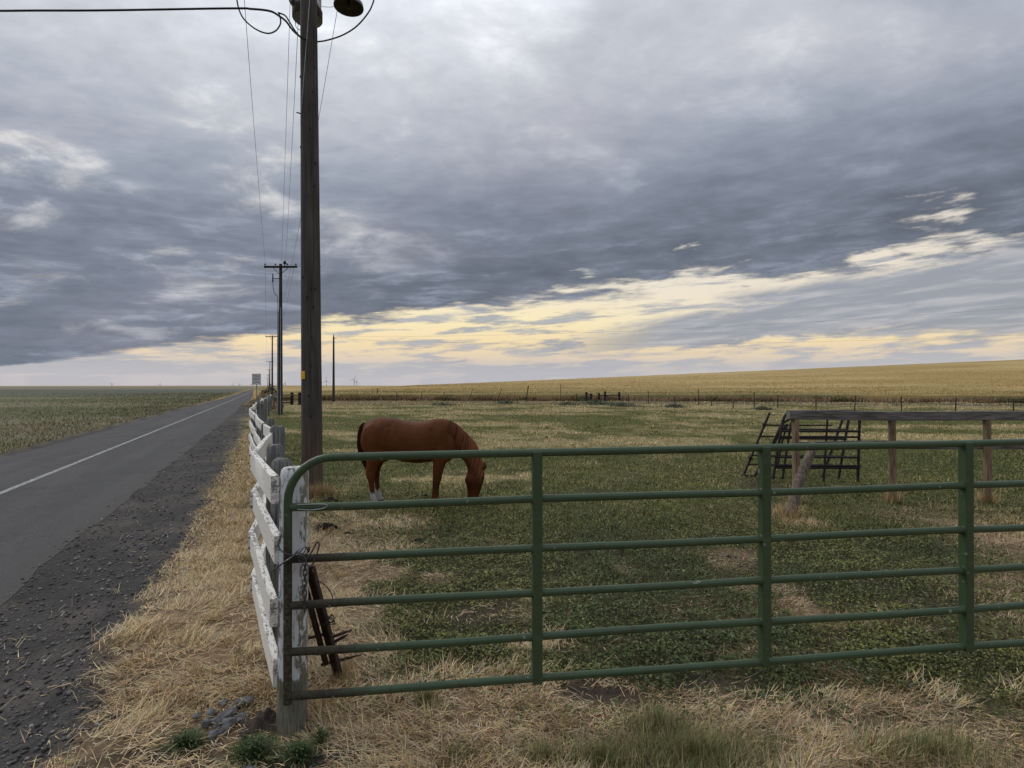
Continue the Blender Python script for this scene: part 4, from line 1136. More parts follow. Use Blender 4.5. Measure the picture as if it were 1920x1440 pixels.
# ------------------------------------------------------------------ dung
def lump_mesh(r, n, seed, flat=.5):
    rs = random.Random(seed); mb = MB()
    for i in range(n):
        bm = bmesh.new(); bmesh.ops.create_icosphere(bm, subdivisions=2, radius=1); bm.verts.index_update()
        a = rs.random() * 6.28; d = r * abs(rs.gauss(0, .5)); s_ = r * rs.uniform(.10, .24)
        h = max(0, (1 - d / r)) * r * flat * rs.uniform(.5, 1)
        mb.add([(d * math.cos(a) * 1.2 + v_.co.x * s_ * rs.uniform(.75, 1.25), d * math.sin(a) * .8 + v_.co.y * s_ * rs.uniform(.75, 1.25), h + s_ * .3 + v_.co.z * s_ * .7 * rs.uniform(.8, 1.2)) for v_ in bm.verts], [[v_.index for v_ in f.verts] for f in bm.faces]); bm.free()
    return mb
DG = [(620, 941, .15, 'dark lump of dung just above the second gate rail, right of the gate post'),
      (612, 992, .17, 'largest dark dung heap in the straw right of the white gate post'),
      (650, 1000, .10, 'flattened dark dung spread right of the largest heap'),
      (785, 1017, .11, 'dark dung patch in the green clover below the second rail'),
      (797, 932, .10, 'small dark dung pile just left of the horse front hooves'),
      (1025, 822, .12, 'small distant dung pile in open pasture right of the horse')]
for i, (px, py, r, lb) in enumerate(DG):
    x, y = G(px, py); z = g1(x, y); x, y = G(px, py, z); z = g1(x, y)
    o = lump_mesh(r, 34, i, .5 if i != 2 else .12).build('dung_pile', M['dung'], None, True, loc=(x, y, z - .01))
    tag(o, lb, 'dung', 'dung piles in the paddock')

# ------------------------------------------------------------------ stones and soil at the post
def rock(r, seed):
    rs = random.Random(seed); bm = bmesh.new(); bmesh.ops.create_icosphere(bm, subdivisions=2, radius=1)
    ax_ = [Vector((rs.gauss(0, 1), rs.gauss(0, 1), rs.gauss(0, 1))).normalized() for _ in range(11)]
    lim = [rs.uniform(.42, .78) for _ in ax_]
    for v_ in bm.verts:
        c_ = v_.co.copy()
        for a_, l_ in zip(ax_, lim):
            d = c_.dot(a_)
            if d > l_: c_ -= a_ * (d - l_)
        v_.co = Vector((c_.x * rs.uniform(.97, 1.03), c_.y * .8, c_.z * .7)) * r
    bm.verts.index_update(); mb = MB().add([v_.co.copy() for v_ in bm.verts], [[v_.index for v_ in f.verts] for f in bm.faces]); bm.free(); return mb
ST = [(424, 1338, 15), (440, 1330, 13), (432, 1352, 15), (448, 1318, 14), (465, 1316, 16), (455, 1340, 11), (425, 1362, 12), (462, 1335, 9), (444, 1345, 9), (410, 1350, 15), (398, 1335, 13), (405, 1372, 12), (385, 1355, 14), (372, 1338, 11), (420, 1318, 12)]
SL_ = ['broad one in the middle', 'pale one above the middle', 'lower middle one', 'high one right of the top', 'rightmost big one', 'small one right of the middle', 'bottom one', 'smallest far right one', 'small one low on the right side',
       'left middle one', 'upper left one', 'lowest left one', 'outer left one', 'farthest left one', 'topmost one']
for i, (px, py, r) in enumerate(ST):
    x, y = G(px, py, .03); rad = r / F * y * 1.15
    o = rock(rad, 40 + i).build('stone', M['stone'], None, False, loc=(x, y, g1(x, y) + rad * .62))
    o.rotation_euler = (random.uniform(-.3, .3), random.uniform(-.3, .3), random.random() * 6)
    tag(o, 'grey stone, ' + SL_[i] + ' of the heap by the gate post', 'stone', 'grey stones heaped left of the gate post')
def mound(px, py, r, h, label, z=0.0):
    x0, y0 = G(px, py, z); V = []; Fc = []; n, m_ = 40, 14
    for i in range(m_ + 1):
        t = i / m_
        for j in range(n):
            a = 2 * math.pi * j / n; rr = r * t * (1 + .18 * math.sin(2 * a + 1) + .1 * math.sin(5 * a))
            X = rr * math.cos(a); Y = rr * math.sin(a) * .75
            bump_ = (float(fbm(X * 22 + 50, Y * 22 + 20, 4)) - .5) * .085
            V.append((X, Y, (h * (1 - t) ** 1.1 * (1 if t else 1) + bump_ * (1 - t * .5)) - (.03 if i == m_ else 0) + g1(x0 + X, y0 + Y) + .0))
    for i in range(m_):
        for j in range(n): Fc.append((i * n + j, i * n + (j + 1) % n, (i + 1) * n + (j + 1) % n, (i + 1) * n + j))
    o = MB().add(V, Fc).build('soil_mound', M['soil'], None, True, loc=(x0, y0, 0)); return tag(o, label, 'soil mound')
mound(505, 1362, .15, .10, 'dark crumbly soil mound against the left foot of the gate post')
xx, yy = G(456, 1452, 0)
sm = rock(.13, 99).build('stone', M['stone'], None, True, loc=(xx, yy, -.055), angle=60)
tag(sm, 'smooth large grey stone half buried at the bottom left corner', 'stone')

# ------------------------------------------------------------------ leafy weeds by the gate
def weed(px, py, r, h, n, label, z=0.0):
    x0, y0 = G(px, py, z); z0 = g1(x0, y0)
    a = rng.random(n) * 6.28; d = np.minimum(np.abs(rng.normal(0, .42, n)), .95) * r
    x, y = np.cos(a) * d, np.sin(a) * d
    hd = a + rng.normal(0, .6, n); ln = np.clip(.25 + d / r * .8 + rng.normal(0, .2, n), 0, 1.4)
    col = jit(np.tile(CA(.062, .098, .035), (n, 1)), n, .3)
    col = mixc(col, CA(.14, .17, .07), (rng.random(n) < .15) * .7)
    V, T, c = blades(x, y, gz(x0 + x, y0 + y) - z0, h * (.45 + .7 * rng.random(n)), .0022 + .0026 * rng.random(n), hd, ln, rng.normal(.45, .3, n), col, '')
    m2 = n // 2
    a = rng.random(m2) * 6.28; d = np.minimum(np.abs(rng.normal(0, .5, m2)), .9) * r
    V2, T2, c2 = leaves(np.cos(a) * d, np.sin(a) * d, .02 + h * .75 * rng.random(m2) * np.exp(-(d / r) ** 2), .006 + .008 * rng.random(m2), rng.random(m2) * 6.28, rng.normal(.2, .6, m2),
                        jit(np.tile(CA(.065, .10, .036), (m2, 1)), m2, .3))
    V, T, c = join([(V, T, c), (V2, T2, c2)])
    o = soup('weed', V, T, M['leaf'], c, None); o.location = (x0, y0, z0)
    return tag(o, label, 'weed', 'green weeds at the foot of the gate')
weed(478, 1418, .12, .10, 900, 'wide green weed clump left of the gate post foot')
weed(561, 1420, .085, .085, 620, 'compact dark green weed just below the gate post foot')
weed(602, 1392, .045, .08, 220, 'small green sprig right of the gate post foot')
weed(452, 1225, .05, .05, 60, 'tiny green weed in the straw left of the white fence', 0)
weed(350, 1400, .10, .08, 520, 'green weed clump at the edge of the gravel, left of the stones')

# ------------------------------------------------------------------ near utility pole with its transformer, lamp and cables
PX, PY = (586 - 960) / F * 10.0, 10.0
pz = g1(PX, PY)
pole = empty('utility_pole', (PX, PY, pz), 'tall thick weathered wooden utility pole with a yellow tag, behind the gate post', 'utility pole', 'utility poles along the road')
def pole_mesh(h, r0, r1, lean=0, n=18, lv=14, seed=1):
    rs = random.Random(seed); V = []; Fc = []
    for i in range(lv + 1):
        t = i / lv
        for j in range(n):
            th = 2 * math.pi * j / n; r = (r0 + (r1 - r0) * t) * (1 + .012 * math.sin(5 * th + rs.random()) + rs.uniform(-.006, .006))
            V.append((r * math.cos(th) + lean * t, r * math.sin(th), -.3 + (h + .3) * t))
    for i in range(lv):
        for j in range(n): Fc.append((i * n + j, i * n + (j + 1) % n, (i + 1) * n + (j + 1) % n, (i + 1) * n + j))
    Fc.append(tuple(lv * n + j for j in range(n)))
    return MB().add(V, Fc)
pole_mesh(10.9, .187, .135, -.10, 20, 30).build('shaft', M['pole'], pole, True)
for (px, py) in ((583, 31), (578, 92), (592, 120), (566.5, 138), (590, 167), (585, 238), (594, 302), (589, 540), (573, 519), (595, 540), (583, 557), (592, 575), (589, 632), (589, 686), (586, 742), (590, 780), (593, 345), (568, 272)):
    X = (px - 960) / F * 10 - PX; Z = CAMH - (py - HZ) / F * 9.83 - pz
    t = Z / 10.9; r = .187 + (.135 - .187) * t; ctr = -.10 * t
    dxx = max(-.93, min(.93, (X * .985 - ctr) / r))
    bm = bmesh.new(); bmesh.ops.create_icosphere(bm, subdivisions=1, radius=1); bm.verts.index_update()
    MB().add([(ctr + dxx * r + v_.co.x * .022, -math.sqrt(1 - dxx * dxx) * r + v_.co.y * .008, Z + v_.co.z * .034) for v_ in bm.verts], [[v_.index for v_ in f.verts] for f in bm.faces]).build('knot', M['black_print'], pole, True); bm.free()
# tag, bent round the shaft
zt = CAMH - (703 - HZ) / F * 9.83 - pz
V = []; Fc = []
for j in range(6):
    a = R(-172 + 12.5 * j)
    for z in (-.07, .07): V.append((-.01 + .186 * math.cos(a), .186 * math.sin(a), zt + z))
for j in range(5): Fc.append((2 * j, 2 * j + 2, 2 * j + 3, 2 * j + 1))
MB().add(V, Fc).build('tag', M['yellow'], pole)
for kz in (-.045, -.015, .015, .045):
    V = []; Fc = []
    for j in range(3):
        a = R(-170 + 8 * j)
        for z in (-.007, .007): V.append((-.01 + .188 * math.cos(a), .188 * math.sin(a), zt + kz + z))
    for j in range(2): Fc.append((2 * j, 2 * j + 2, 2 * j + 3, 2 * j + 1))
    MB().add(V, Fc).build('tag_print', M['black_print'], pole)
MB().tube([(-.165 - .12, -.02, CAMH + (HZ - 213) / 104 - pz + .02), (-.19, -.03, CAMH + (HZ - 213) / 104 - pz - .01)], .012, 8).build('staple', M['rust'], pole)
# ground wire slanting over the front of the shaft
MB().tube(catmull([(.02, -.20, 8.75 - pz), (-.02, -.19, 8.2 - pz), (-.12, -.165, 7.0 - pz), (-.17, -.10, 6.6 - pz)], 6), .005, 6).build('ground_wire', M['metal_grey'], pole, True)
# crossarm above the frame
MB().box((-.1, -.14, 10.25), (2.6, .10, .12), bev=.01).build('crossarm', M['dark_wood'], pole)
def insulator(par, x, y, z, s=1, m='metal_grey'):
    return MB().lathe([(0, .16 * s), (.03 * s, .15 * s), (.035 * s, .11 * s), (.055 * s, .10 * s), (.055 * s, .07 * s), (.03 * s, .06 * s), (.014 * s, .05 * s), (.014 * s, 0)], 10, (x, y, z)).build('insulator', M[m], par, True)
for x in (-1.3, -.95, .9): insulator(pole, x, -.14, 10.31)
tz = CAMH + (HZ - 36) * 10.42 / F
tr = empty('transformer', ((575.5 - 960) / F * 10.42, PY + .42, tz), 'grey cylindrical transformer can mounted behind the top of the near pole', 'transformer')
MB().lathe([(0, 0), (.235, 0), (.262, .02), (.262, .055), (.25, .07), (.25, .92), (.262, .93), (.262, .97), (.12, 1.02), (0, 1.03)], 28).build('tank', M['tank'], tr, True)
MB().lathe([(.266, .01), (.272, .02), (.272, .18), (.266, .19)], 28).build('base_band', M['rust'], tr, True)
for a in (R(200), R(250), R(300)):
    MB().lathe([(0, .28), (.03, .27), (.03, .2), (.05, .18), (.05, .13), (.03, .12), (.045, .08), (.045, .04), (.025, .0)], 10, (.13 * math.cos(a), .13 * math.sin(a), 1.0)).build('bushing', M['metal_grey'], tr, True)
MB().box((-.23, -.16, .30), (.06, .18, .22), bev=.01).build('bracket', M['metal_grey'], tr)
MB().box((.24, -.20, .22), (.05, .2, .12), bev=.01).build('bracket', M['metal_grey'], tr)
lx = (653 - 960) / F * 9.9; lz = CAMH + (HZ - 9) / F * 9.9
lamp = empty('yard_lamp', (lx, 9.9, lz), 'round shallow yard lamp shade hanging beside the top of the near pole', 'lamp')
MB().lathe([(.258, -.03), (.262, -.02), (.25, .04), (.20, .10), (.12, .15), (.085, .17), (.085, .30), (.06, .33), (0, .33)], 28).build('shade', M['lamp'], lamp, True)
MB().lathe([(.254, -.028), (.20, .05), (.10, .09), (0, .10)], 28).build('reflector', M['lamp_in'], lamp, True)
MB().tube(catmull([(0, 0, .26), (-.15, .04, .42), (-.4, .08, .40), (PX - lx + .12, .1, .25)], 6), .022, 10).build('arm', M['metal_grey'], lamp, True)
MB().lathe([(0, -.06), (.03, -.05), (.035, 0), (.03, .08), (0, .09)], 12).build('bulb', M['lamp_in'], lamp, True)
def cable(pxs, Y, r, label, m='cable', name='cable', n=8):
    pts = catmull([P(x, y, Y if not isinstance(Y, (list, tuple)) else Y[i]) for i, (x, y) in enumerate(pxs)], n)
    return tag(MB().tube(pts, r, 7).build(name, M[m], None, True), label, 'cable')
cable([(593, 77), (612, 74), (640, 65), (665, 50), (684, 30), (697, 8), (704, -25), (706, -90)], [9.84, 9.9, 9.9, 9.9, 9.9, 9.9, 9.9, 9.9], .013, 'thick black cable looping right from the near pole past the lamp')
cable([(440, -30), (444, 5), (452, 28), (466, 44), (484, 56), (502, 61), (516, 56), (524, 45), (525, 36), (522, 24)], 9.8, .013, 'black cable hanging in a low loop left of the near pole')
cable([(-900, -60), (-200, 10), (100, 18), (420, 14), (470, 15), (505, 19), (522, 28), (535, 38), (548, 55), (563, 68), (572, 72)], [9.2, 9.4, 9.6] + [9.7] * 7 + [9.84], .018, 'thick black cable running left from the near pole')
cable([(520, 22), (533, 27), (541, 38), (551, 54), (563, 69)], 9.76, .013, 'second black cable lying along the thick one left of the pole')
cable([(552, 30), (553, 44), (556, 52), (563, 55)], 9.84, .006, 'thin wire pigtail hooked at the pole below the transformer')
cable([(602, 10.5), (618, 11.5), (632, 9)], 9.9, .004, 'thin lamp lead running from the pole to the shade', 'wire')

# ------------------------------------------------------------------ the farther poles
def pole_at(px, Y): x = (px - 960) / F * Y; return x, Y, g1(x, Y)
def make_pole(name, px, Y, ytop, label, arm_w=2.26, detail=True, group='utility poles along the road'):
    x, y, z = pole_at(px, Y); h = CAMH + (HZ - ytop) / F * Y - z
    p = empty(name, (x, y, z), label, 'utility pole', group)
    pole_mesh(h, .15 if Y < 60 else .17, .10, 0, 12, 8).build('shaft', M['pole_far'], p, True)
    if arm_w:
        MB().box((.05, -.13, h - .22), (arm_w, .10, .13)).build('crossarm', M['dark_wood'], p)
        for s in (-1, 1):
            MB().tube([(s * .55 + .05, -.13, h - .26), (0, -.13, h - .75)], .02, 6).build('brace', M['dark_wood'], p)
        for s in (-.47, -.16, .2, .46): insulator(p, .05 + s * arm_w, -.13, h - .155, 1.1, 'dark_wood')
    return p, h
p2, h2 = make_pole('utility_pole', 526, 38, 495, 'second utility pole with crossarm, cutout and grey conduit, left of the near pole')
insulator(p2, .33, -.13, h2 - .15, 2.2, 'dark_wood')
MB().tube([(0, -.1, h2 - 1.02), (-.48, -.1, h2 - 1.0)], .022, 6).build('cutout_arm', M['dark_wood'], p2)
MB().tube([(-.5, -.1, h2 - 1.25), (-.5, -.1, h2 - .68)], [.05, .035], 8).build('cutout', M['dark_wood'], p2, True)
MB().tube(catmull([(-.5, -.1, h2 - 1.25), (-.45, -.1, h2 - 1.8), (-.3, -.12, h2 - 2.15), (-.15, -.15, h2 - 2.3), (-.12, -.15, h2 - 3.4)], 6), .018, 6).build('lead_wire', M['cable'], p2, True)
MB().tube([(-.12, -.15, h2 - 3.3), (-.13, -.15, .0)], .05, 8).build('conduit', M['metal_grey'], p2, True)
MB().tube([(.06, -.16, h2 - 3.0), (.06, -.17, 0)], .03, 8).build('ground_conduit', M['metal_grey'], p2, True)
p3, h3 = make_pole('utility_pole', 510.5, 98, 629, 'third utility pole with crossarm, farther up the road', 2.4)
p4, h4 = make_pole('utility_pole', 506, 195, 677, 'fourth utility pole with crossarm, small in the distance', 2.6)
p5, h5 = make_pole('utility_pole', 504.5, 292, 692.5, 'fifth utility pole, low beside the fourth', 2.6)
p6, h6 = make_pole('utility_pole', 502.5, 390, 702.5, 'sixth utility pole, the short one nearest the horizon', 2.6)
make_pole('utility_pole', 501, 520, 709, 'tiny farthest utility pole at the end of the road', 2.6)
pl, hl = make_pole('lone_pole', 625.5, 70, 630.5, 'bare lone pole without crossarm right of the near pole', 0, group=None)
MB().box((.20, 0, hl - .25), (.45, .05, .05)).build('side_pin', M['dark_wood'], pl)
insulator(pl, 0, 0, hl - .02, 1.6, 'dark_wood')
def line(a, b, d, r, label):
    tag(MB().tube(sag(a, b, d), r, 5).build('power_line', M['wire'], None, True), label, 'wire')
A1 = Vector((PX, PY - .14, 10.44 + pz)); L2 = p2.location; A2 = Vector((L2.x, L2.y - .13, L2.z + h2 - .02)); A3 = p3.location + Vector((0, -.13, h3 - .02)); A4 = p4.location + Vector((0, -.13, h4 - .02)); A5 = p5.location + Vector((0, -.13, h5))
line(A1 + Vector((-1.3, 0, 0)), A2 + Vector((-1.0, 0, 0)), .25, .006, 'leftmost thin power line from the near pole to the second pole')
line(A1 + Vector((-.30, 0, .3)), A2 + Vector((.1, 0, .1)), .30, .006, 'power line just left of the near pole, reaching the second pole top')
line(A1 + Vector((-.16, 0, -.9)), A2 + Vector((.38, 0, .2)), .30, .006, 'power line closest to the left side of the near pole')
line(A1 + Vector((.78, 0, 0)), A2 + Vector((.3, 0, -2.2)), .55, .006, 'thin line crossing the sky right of the near pole')
for i, (a, b) in enumerate(((A2, A3), (A3, A4), (A4, A5))):
    for s, nm in ((-1.0, 'left'), (1.0, 'right')):
        line(a + Vector((s, 0, 0)), b + Vector((s * 1.05, 0, 0)), .6, .008, '%s distant power line between the %s poles' % (nm, ('second and third', 'third and fourth', 'fourth and fifth')[i]))
# service wires crossing the low sky on the right, and the pole that carries them
xr = 62.0; yr_ = 46.0
pr = empty('utility_pole', (xr, yr_, g1(xr, yr_)), 'utility pole beyond the right edge carrying the two sky wires', 'utility pole', 'utility poles along the road')
pole_mesh(10.2, .15, .10, 0, 12, 8).build('shaft', M['pole_far'], pr, True)
PT = pl.location + Vector((0, 0, hl - .05))
line(PT, Vector((xr, yr_, g1(xr, yr_) + 10.1)), 1.1, .007, 'upper faint wire rising to the right across the sunset sky')
line(PT + Vector((.4, 0, -.25)), Vector((xr, yr_, g1(xr, yr_) + 7.2)), 1.2, .007, 'lower faint wire rising to the right across the sunset sky')

# ------------------------------------------------------------------ road sign and marker
sx_, sy_ = (481.3 - 960) / F * 38, 38.0; sz_ = g1(sx_, sy_)
sign = empty('road_sign', (sx_, sy_, sz_), 'white END SPEED ZONE sign on a thin post beside the road', 'sign')
MB().box((0, 0, 1.3), (.05, .05, 2.6)).build('sign_post', M['metal_grey'], sign)
zc = CAMH + (HZ - 711) / F * 38 - sz_
pan = MB().box((0, -.035, zc), (.61, .012, .76), bev=.004).build('sign_panel', M['sign_white'], sign)
def bar(mb, x, z, w, h): mb.box((x, -.0425, z), (w, .003, h))
mbb = MB()
for s in (-1, 1): bar(mbb, s * .288, zc, .010, .73); bar(mbb, 0, zc + s * .360, .566, .010)
mbb.build('sign_border', M['black_print'], pan)
for i, (wd, sz) in enumerate((('END', .20), ('SPEED', .20), ('ZONE', .20))):
    cu = bpy.data.curves.new('lettering', 'FONT'); cu.body = wd; cu.size = .235; cu.align_x = 'CENTER'; cu.align_y = 'CENTER'; cu.extrude = .002; cu.offset = .0015
    cu.space_character = 1.05
    to = bpy.data.objects.new('lettering', cu); C.objects.link(to)
    bpy.context.view_layer.update()
    me_ = bpy.data.meshes.new_from_object(to.evaluated_get(bpy.context.evaluated_depsgraph_get()))
    bpy.data.objects.remove(to)
    wx = max(v_.co.x for v_ in me_.vertices) - min(v_.co.x for v_ in me_.vertices)
    sc = min(1, .50 / wx)
    o = link('lettering', me_, M['black_print'], pan); me_.materials.clear(); me_.materials.append(M['black_print'])
    o.location = (0, -.044, zc + .215 - .215 * i); o.rotation_euler = (R(90), 0, 0); o.scale = (sc, 1, 1)
mx, my = (474.5 - 960) / F * 32.7, 32.7
mk = empty('marker_post', (mx, my, g1(mx, my)), 'short yellow marker post at the roadside near the white fence', 'marker post')
MB().box((0, 0, .42), (.10, .05, .84), bev=.01).build('stake', M['yellow'], mk)
MB().box((0, -.028, .62), (.06, .004, .25)).build('sticker', M['black_print'], mk)
MB().box((0, 0, .86), (.104, .054, .05), bev=.01).build('cap', M['sign_white'], mk)

# ------------------------------------------------------------------ far rail fence and corner posts
cf = empty('rail_fence', (-25.1, 58, g1(-25.1, 58)), 'dark four rail fence closing the far end of the white fence', 'fence')
c0 = Vector(cf.location)
xs = [(510, 0), (522, 1), (547.5, 2), (562, 2)]
for px, big in xs:
    X = (px - 960) / F * 58; MB().box((X - c0.x, 0, .62), (.16 if big < 2 else .27, .22, 1.36), bev=.02).build('post', M['dark_wood'], cf)
for z in (.22, .5, .70, 1.02):
    xa = (510 - 960) / F * 58 - c0.x; xb = (547.5 - 960) / F * 58 - c0.x
    MB().box(((xa + xb) / 2, -.14, z), (xb - xa + .2, .04, .13)).build('rail', M['grey_wood_x'] if z > .9 else M['dark_wood'], cf)
xa = (547.5 - 960) / F * 58 - c0.x; xb = (562 - 960) / F * 58 - c0.x
MB().tube([(xa, 0, 1.02), (xb, 0, 1.04)], .04, 8).build('brace', M['dark_wood'], cf)
hb_ = empty('corral_brace', (*G(1130, 752)[:2], g1(*G(1130, 752))), 'short dark post and rail brace standing at the edge of the wheat', 'fence')
b0 = Vector(hb_.location)
for px, yt, yb in ((1099.5, 735, 753), (1108.5, 738, 751), (1123, 737, 750), (1134.5, 734, 752), (1161, 735, 753)):
    X = (px - 960) / F * b0.y - b0.x; w = 4.2 / F * b0.y
    zt_ = CAMH - (yt - HZ) / F * b0.y - b0.z
    MB().tube([(X, 0, -.3), (X, 0, zt_)], w * .52, 10).build('post', M['dark_wood'], hb_, True)
for (x0, x1, y0, y1) in ((1099, 1109, 738, 740), (1099, 1109, 743, 745), (1123, 1161, 741.5, 741), (1134, 1148, 742, 747)):
    a = P(x0, y0, b0.y) - b0; b = P(x1, y1, b0.y) - b0
    MB().tube([a + Vector((0, -.15, 0)), b + Vector((0, -.15, 0))], .05, 8).build('rail', M['dark_wood'], hb_, True)

# ------------------------------------------------------------------ wire fence along the wheat
WP = [(669.8, 750, 669.8, 733), (705, 750, 708.5, 728), (744, 752, 744, 734), (788.6, 751, 791, 735.8), (830.8, 751, 833, 735), (880, 751, 886, 729.5), (930.5, 752, 941, 729), (985.5, 753, 991, 723), (1051.5, 752, 1051.5, 720.5),
      (1081, 753, 1081, 737), (1178, 755, 1178, 738), (1215.5, 757, 1215.5, 733), (1265, 758, 1265, 743), (1309.5, 760, 1309.5, 730), (1334, 762, 1334, 750), (1374.5, 765, 1374.5, 744.5), (1414, 764, 1414, 735), (1458.5, 766, 1458.5, 740),
      (1530, 768, 1530, 741), (1602, 770, 1604, 742), (1690, 773, 1690, 743), (1790, 777, 1793, 745), (1900, 781, 1900, 748), (2040, 787, 2040, 750)]
wf = empty('wire_fence', (*G(669.8, 750)[:2], g1(*G(669.8, 750))), 'old wire fence with thin leaning posts in front of the wheat', 'fence')
w0 = Vector(wf.location); tops = []
for i, (xb_, yb_, xt_, yt_) in enumerate(WP):
    x, y = G(xb_, yb_); z = g1(x, y)
    t = P(xt_, yt_, y); b = Vector((x, y, z - .15))
    r = .065 if i in (1, 7, 15) else .04
    MB().tube([b - w0, t - w0], r, 7).build('post', M['old_post'] if i in (15,) else M['pole_far'], wf, True)
    tops.append((b, t))
for fz in (.92, .62, .35):
    pts = [b.lerp(t, fz) - w0 for b, t in tops]
    MB().tube(pts, .006, 4).build('wire', M['wire'], wf, True)

# green weed clumps in front of it
def clump(px, py, rx, h, label, n=420):
    x0, y0 = G(px, py); z0 = g1(x0, y0)
    r = rx / F * y0
    a = rng.random(n) * 6.28; d = np.abs(rng.normal(0, .5, n)) * r
    x, y = np.cos(a) * d, np.sin(a) * d * 1.3
    V, T, c = blades(x, y, gz(x0 + x, y0 + y) - z0 - .02, h * (.5 + .7 * rng.random(n)), .03 + .03 * rng.random(n), rng.random(n) * 6.28, np.abs(rng.normal(.5, .3, n)), rng.normal(.4, .3, n), jit(np.tile(CA(.12, .135, .082), (n, 1)), n, .3), '')
    V2, T2, c2 = leaves(x, y, .05 + h * .8 * rng.random(n) * np.exp(-(d / r) ** 2), .06 + .07 * rng.random(n), rng.random(n) * 6.28, rng.normal(0, .6, n), jit(np.tile(CA(.12, .14, .088), (n, 1)), n, .3))
    V, T, c = join([(V, T, c), (V2, T2, c2)])
    o = soup('weed_clump', V, T, M['leaf'], c, None); o.location = (x0, y0, z0)
    tag(o, label, 'weeds', 'green weed clumps along the wire fence')
clump(1118, 759, 36, .55, 'grey green weed clump at the foot of the dark corral brace', 900)
clump(1165, 762, 34, .45, 'grey green weed clump just right of the corral brace', 700)
clump(1065, 760, 28, .35, 'low grey green weeds left of the corral brace', 500)
clump(950, 757, 20, .40, 'low green weeds below the wire fence, right of the horse', 420)
clump(1265, 764, 26, .4, 'lone low green weeds in front of the bare soil strip', 500)
clump(1430, 768, 20, .35, 'low green weeds just above the pipe panels', 420)
clump(830, 760, 30, .35, 'low dark weeds under the wire fence, above the horse', 420)

# ------------------------------------------------------------------ pipe panels, corral rail and leaning log on the right
def panel(lines, Yf, r, name, label):
    x0, y0 = G(lines[0][0][0], 895)
    base = Vector((P(lines[0][0][0], 895, Yf).x, Yf, -.2))
    e = empty(name, base, label, 'panel', 'pipe panels stacked against the corral')
    for nm, *pts in lines:
        pass
    return e, base
def pipe(e, base, pts, r, nm, Y0, slope=.0, n=8):
    w = []
    for (x, y) in pts:
        z = CAMH - (y - HZ) / F * Y0
        w.append(P(x, y, Y0 + slope * (z + .2)) - base)
    if len(w) > 2: w = catmull(w, 5)
    return MB().tube(w, r, n).build(nm, M['dark_pipe'], e, True)
def new_panel(px, Y0, label):
    b = Vector((P(px, 895, Y0).x, Y0, g1(P(px, 895, Y0).x, Y0)))
    return empty('pipe_panel', b, label, 'panel', 'pipe panels stacked against the corral'), b
e, b = new_panel(1393, 11.9, 'slanted dark pipe panel, farthest left of the stack by the corral post')
pipe(e, b, [(1393, 893), (1443, 774)], .027, 'stile', 11.9)
for y, x in ((797, 1433), (818, 1425), (854, 1410), (871, 1403)): pipe(e, b, [(x, y), (1560, y + .5)], .017, 'rail', 11.9)
pipe(e, b, [(1393, 889), (1416, 893), (1540, 897)], .018, 'rail', 11.9)
for x, y in ((1433, 796), (1407, 858)): MB().box(P(x, y, 11.87) - b, (.07, .07, .07), bev=.012).build('clamp', M['dark_pipe'], e)
pipe(e, b, [(1540, 897), (1584, 774)], .027, 'stile', 11.9)
e, b = new_panel(1415, 11.5, 'dark pipe panel with a bent corner, in the middle of the stack')
pipe(e, b, [(1414, 893), (1440, 848), (1456, 815), (1466, 796), (1478, 787), (1500, 781), (1560, 779), (1592, 780)], .026, 'frame', 11.5)
pipe(e, b, [(1418, 890), (1441, 850), (1462, 812), (1476, 797)], .022, 'inner_bar', 11.5)
for y, x in ((805, 1463), (822, 1452), (855, 1436), (872, 1427)): pipe(e, b, [(x, y), (1586, y + 1)], .020, 'rail', 11.5)
pipe(e, b, [(1476, 795), (1466, 830), (1458, 872)], .02, 'brace', 11.5)
pipe(e, b, [(1592, 780), (1572, 897)], .026, 'stile', 11.5)
e, b = new_panel(1450, 11.0, 'dark pipe panel with rounded top corner, nearest of the stack')
pipe(e, b, [(1449, 898), (1457, 850), (1465, 805), (1470, 783), (1477, 775), (1488, 772), (1560, 771), (1612, 772)], .027, 'frame', 11.0)
pipe(e, b, [(1467, 898), (1474, 850), (1480, 812), (1486, 785)], .024, 'inner_bar', 11.0)
for y in (808, 819, 857, 873, 877): pipe(e, b, [(1463 if y < 830 else 1452, y), (1612, y + .5)], .022, 'rail', 11.0)
pipe(e, b, [(1612, 772), (1608, 903)], .027, 'stile', 11.0)
for px in (1552,): pipe(e, b, [(px, 772), (px - 8, 903)], .02, 'inner_bar', 11.0)
cr_ = empty('corral_rail', (P(1491, 940, 9.3).x, 9.3, g1(P(1491, 940, 9.3).x, 9.3)), 'pale wooden corral post with a grey plank across its top', 'fence')
b = Vector(cr_.location)
for px, tp_ in ((1491, 786), (1672, 787), (1850, 786)):
    X = P(px, 900, 9.3).x; zt_ = CAMH - (tp_ - HZ) / F * 9.3
    MB().tube([(X - b.x, .0, -.25), (X - b.x + .012, 0, .5), (X - b.x, 0, zt_ - b.z)], [.062, .058, .055], 12).build('post', M['old_post'], cr_, True)
xa = P(1478, 0, 9.3).x - b.x; xb = P(2000, 0, 9.3).x - b.x; zt_ = CAMH - (778.5 - HZ) / F * 9.3 - b.z
board(Vector((xa, 0, zt_)) , Vector((xb, 0, zt_ - .02)), .15, .12, cr_, M['grey_wood_x'] if 'grey_wood_x' in M else M['grey_wood'], Vector((0, 0, 0)), 'plank', .010)
board(Vector((xa + .12, .075, zt_ - .52)), Vector((xa + 4.1, .075, zt_ - .50)), .14, .04, cr_, M['grey_wood_x'], Vector((0, 0, 0)), 'plank', .012)
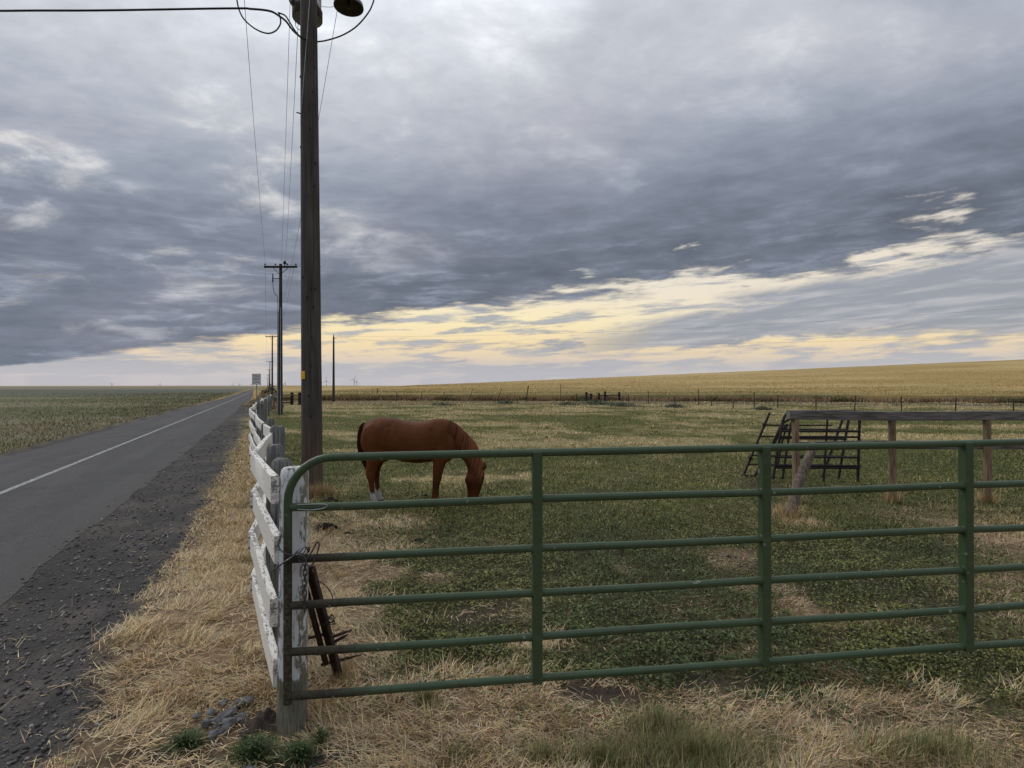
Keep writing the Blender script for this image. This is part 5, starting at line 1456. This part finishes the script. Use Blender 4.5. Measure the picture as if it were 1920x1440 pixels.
lg = tag(MB().tube([P(1478, 968, 8.25), P(1486, 945, 8.3), P(1496, 905, 8.35), P(1512, 868, 8.45), P(1528, 830, 8.55)], [.085, .08, .075, .07, .06], 11).build('split_log', M['log'], None, True), 'weathered grey split log leaning at the foot of the corral post', 'log')

# ------------------------------------------------------------------ wind turbines on the horizon
def turbine(px, hub_y, Y, rot, label, bl=44):
    x = (px - 960) / F * Y; z0 = g1(x, Y); hh = CAMH + (HZ - hub_y) / F * Y
    t = empty('wind_turbine', (x, Y, z0), label, 'wind turbine', 'wind turbines on the horizon')
    MB().tube([(0, 0, -5), (0, 0, hh - z0)], [3.0, 1.8], 8).build('tower', M['turbine'], t, True)
    MB().box((0, 0, hh - z0 + 1), (4, 9, 4), bev=.5).build('nacelle', M['turbine'], t)
    for kx in range(3):
        a = rot + kx * 2.0944
        d = Vector((math.sin(a), 0, math.cos(a))); s = Vector((math.cos(a), 0, -math.sin(a)))
        c_ = Vector((0, -5.5, hh - z0 + 1)); pts = []
        V = [c_ + d * 2 - s * 1.2, c_ + d * 2 + s * 1.2, c_ + d * 10 + s * 2.2, c_ + d * bl + s * .6, c_ + d * bl - s * .3, c_ + d * 10 - s * 1.4]
        V2 = [p + Vector((0, .9, 0)) for p in V]
        MB().add(V + V2, [(0, 1, 2, 3, 4, 5), (11, 10, 9, 8, 7, 6)] + [(i, (i + 1) % 6, 6 + (i + 1) % 6, 6 + i) for i in range(6)]).build('blade', M['turbine'], t)
turbine(611.7, 714, 5200, .0, 'white wind turbine between the near pole and the lone pole', 50)
turbine(664, 712, 5000, .45, 'taller left turbine of the pair right of the lone pole', 48)
turbine(669, 715.5, 6200, .15, 'lower right turbine of the pair right of the lone pole', 46)
turbine(535, 720, 6800, .3, 'small turbine just right of the second utility pole', 44)
turbine(531, 721, 7400, .9, 'faint turbine touching the right side of the second utility pole', 44)
for i, (px, hy, lb) in enumerate(((437, 721.5, 'leftmost tiny turbine of the row left of the road sign'), (449, 721, 'second tiny turbine of the row left of the road sign'), (472.5, 720.5, 'tiny turbine nearest the road sign on its left'), (488, 721, 'tiny turbine nearest the road sign on its right'),
                                  (300, 721, 'tiny turbine far out beyond the road, right of two'), (210, 720.5, 'tiny turbine far out beyond the road, left of two'))):
    turbine(px, hy, 8200, .5 + i, lb, 42)
# a small bush by the far poles
def bush(px, py, Y, r, label):
    x0 = (px - 960) / F * Y; z0 = g1(x0, Y); n = 700
    p = rng.normal(0, .42, (n, 3)) * r; p[:, 2] = np.abs(p[:, 2]) * 1.1
    V, T, c = leaves(p[:, 0], p[:, 1], p[:, 2], .22 + .2 * rng.random(n), rng.random(n) * 6.28, rng.normal(0, .7, n), jit(np.tile(CA(.07, .08, .045), (n, 1)), n, .35))
    o = soup('bush', V, T, M['leaf'], c, None); o.location = (x0, Y, z0); tag(o, label, 'bush')
bush(510, 727, 150, 1.9, 'small dark bush behind the third utility pole')
bush(497, 733, 110, 1.0, 'low grey bush beside the far end of the road')
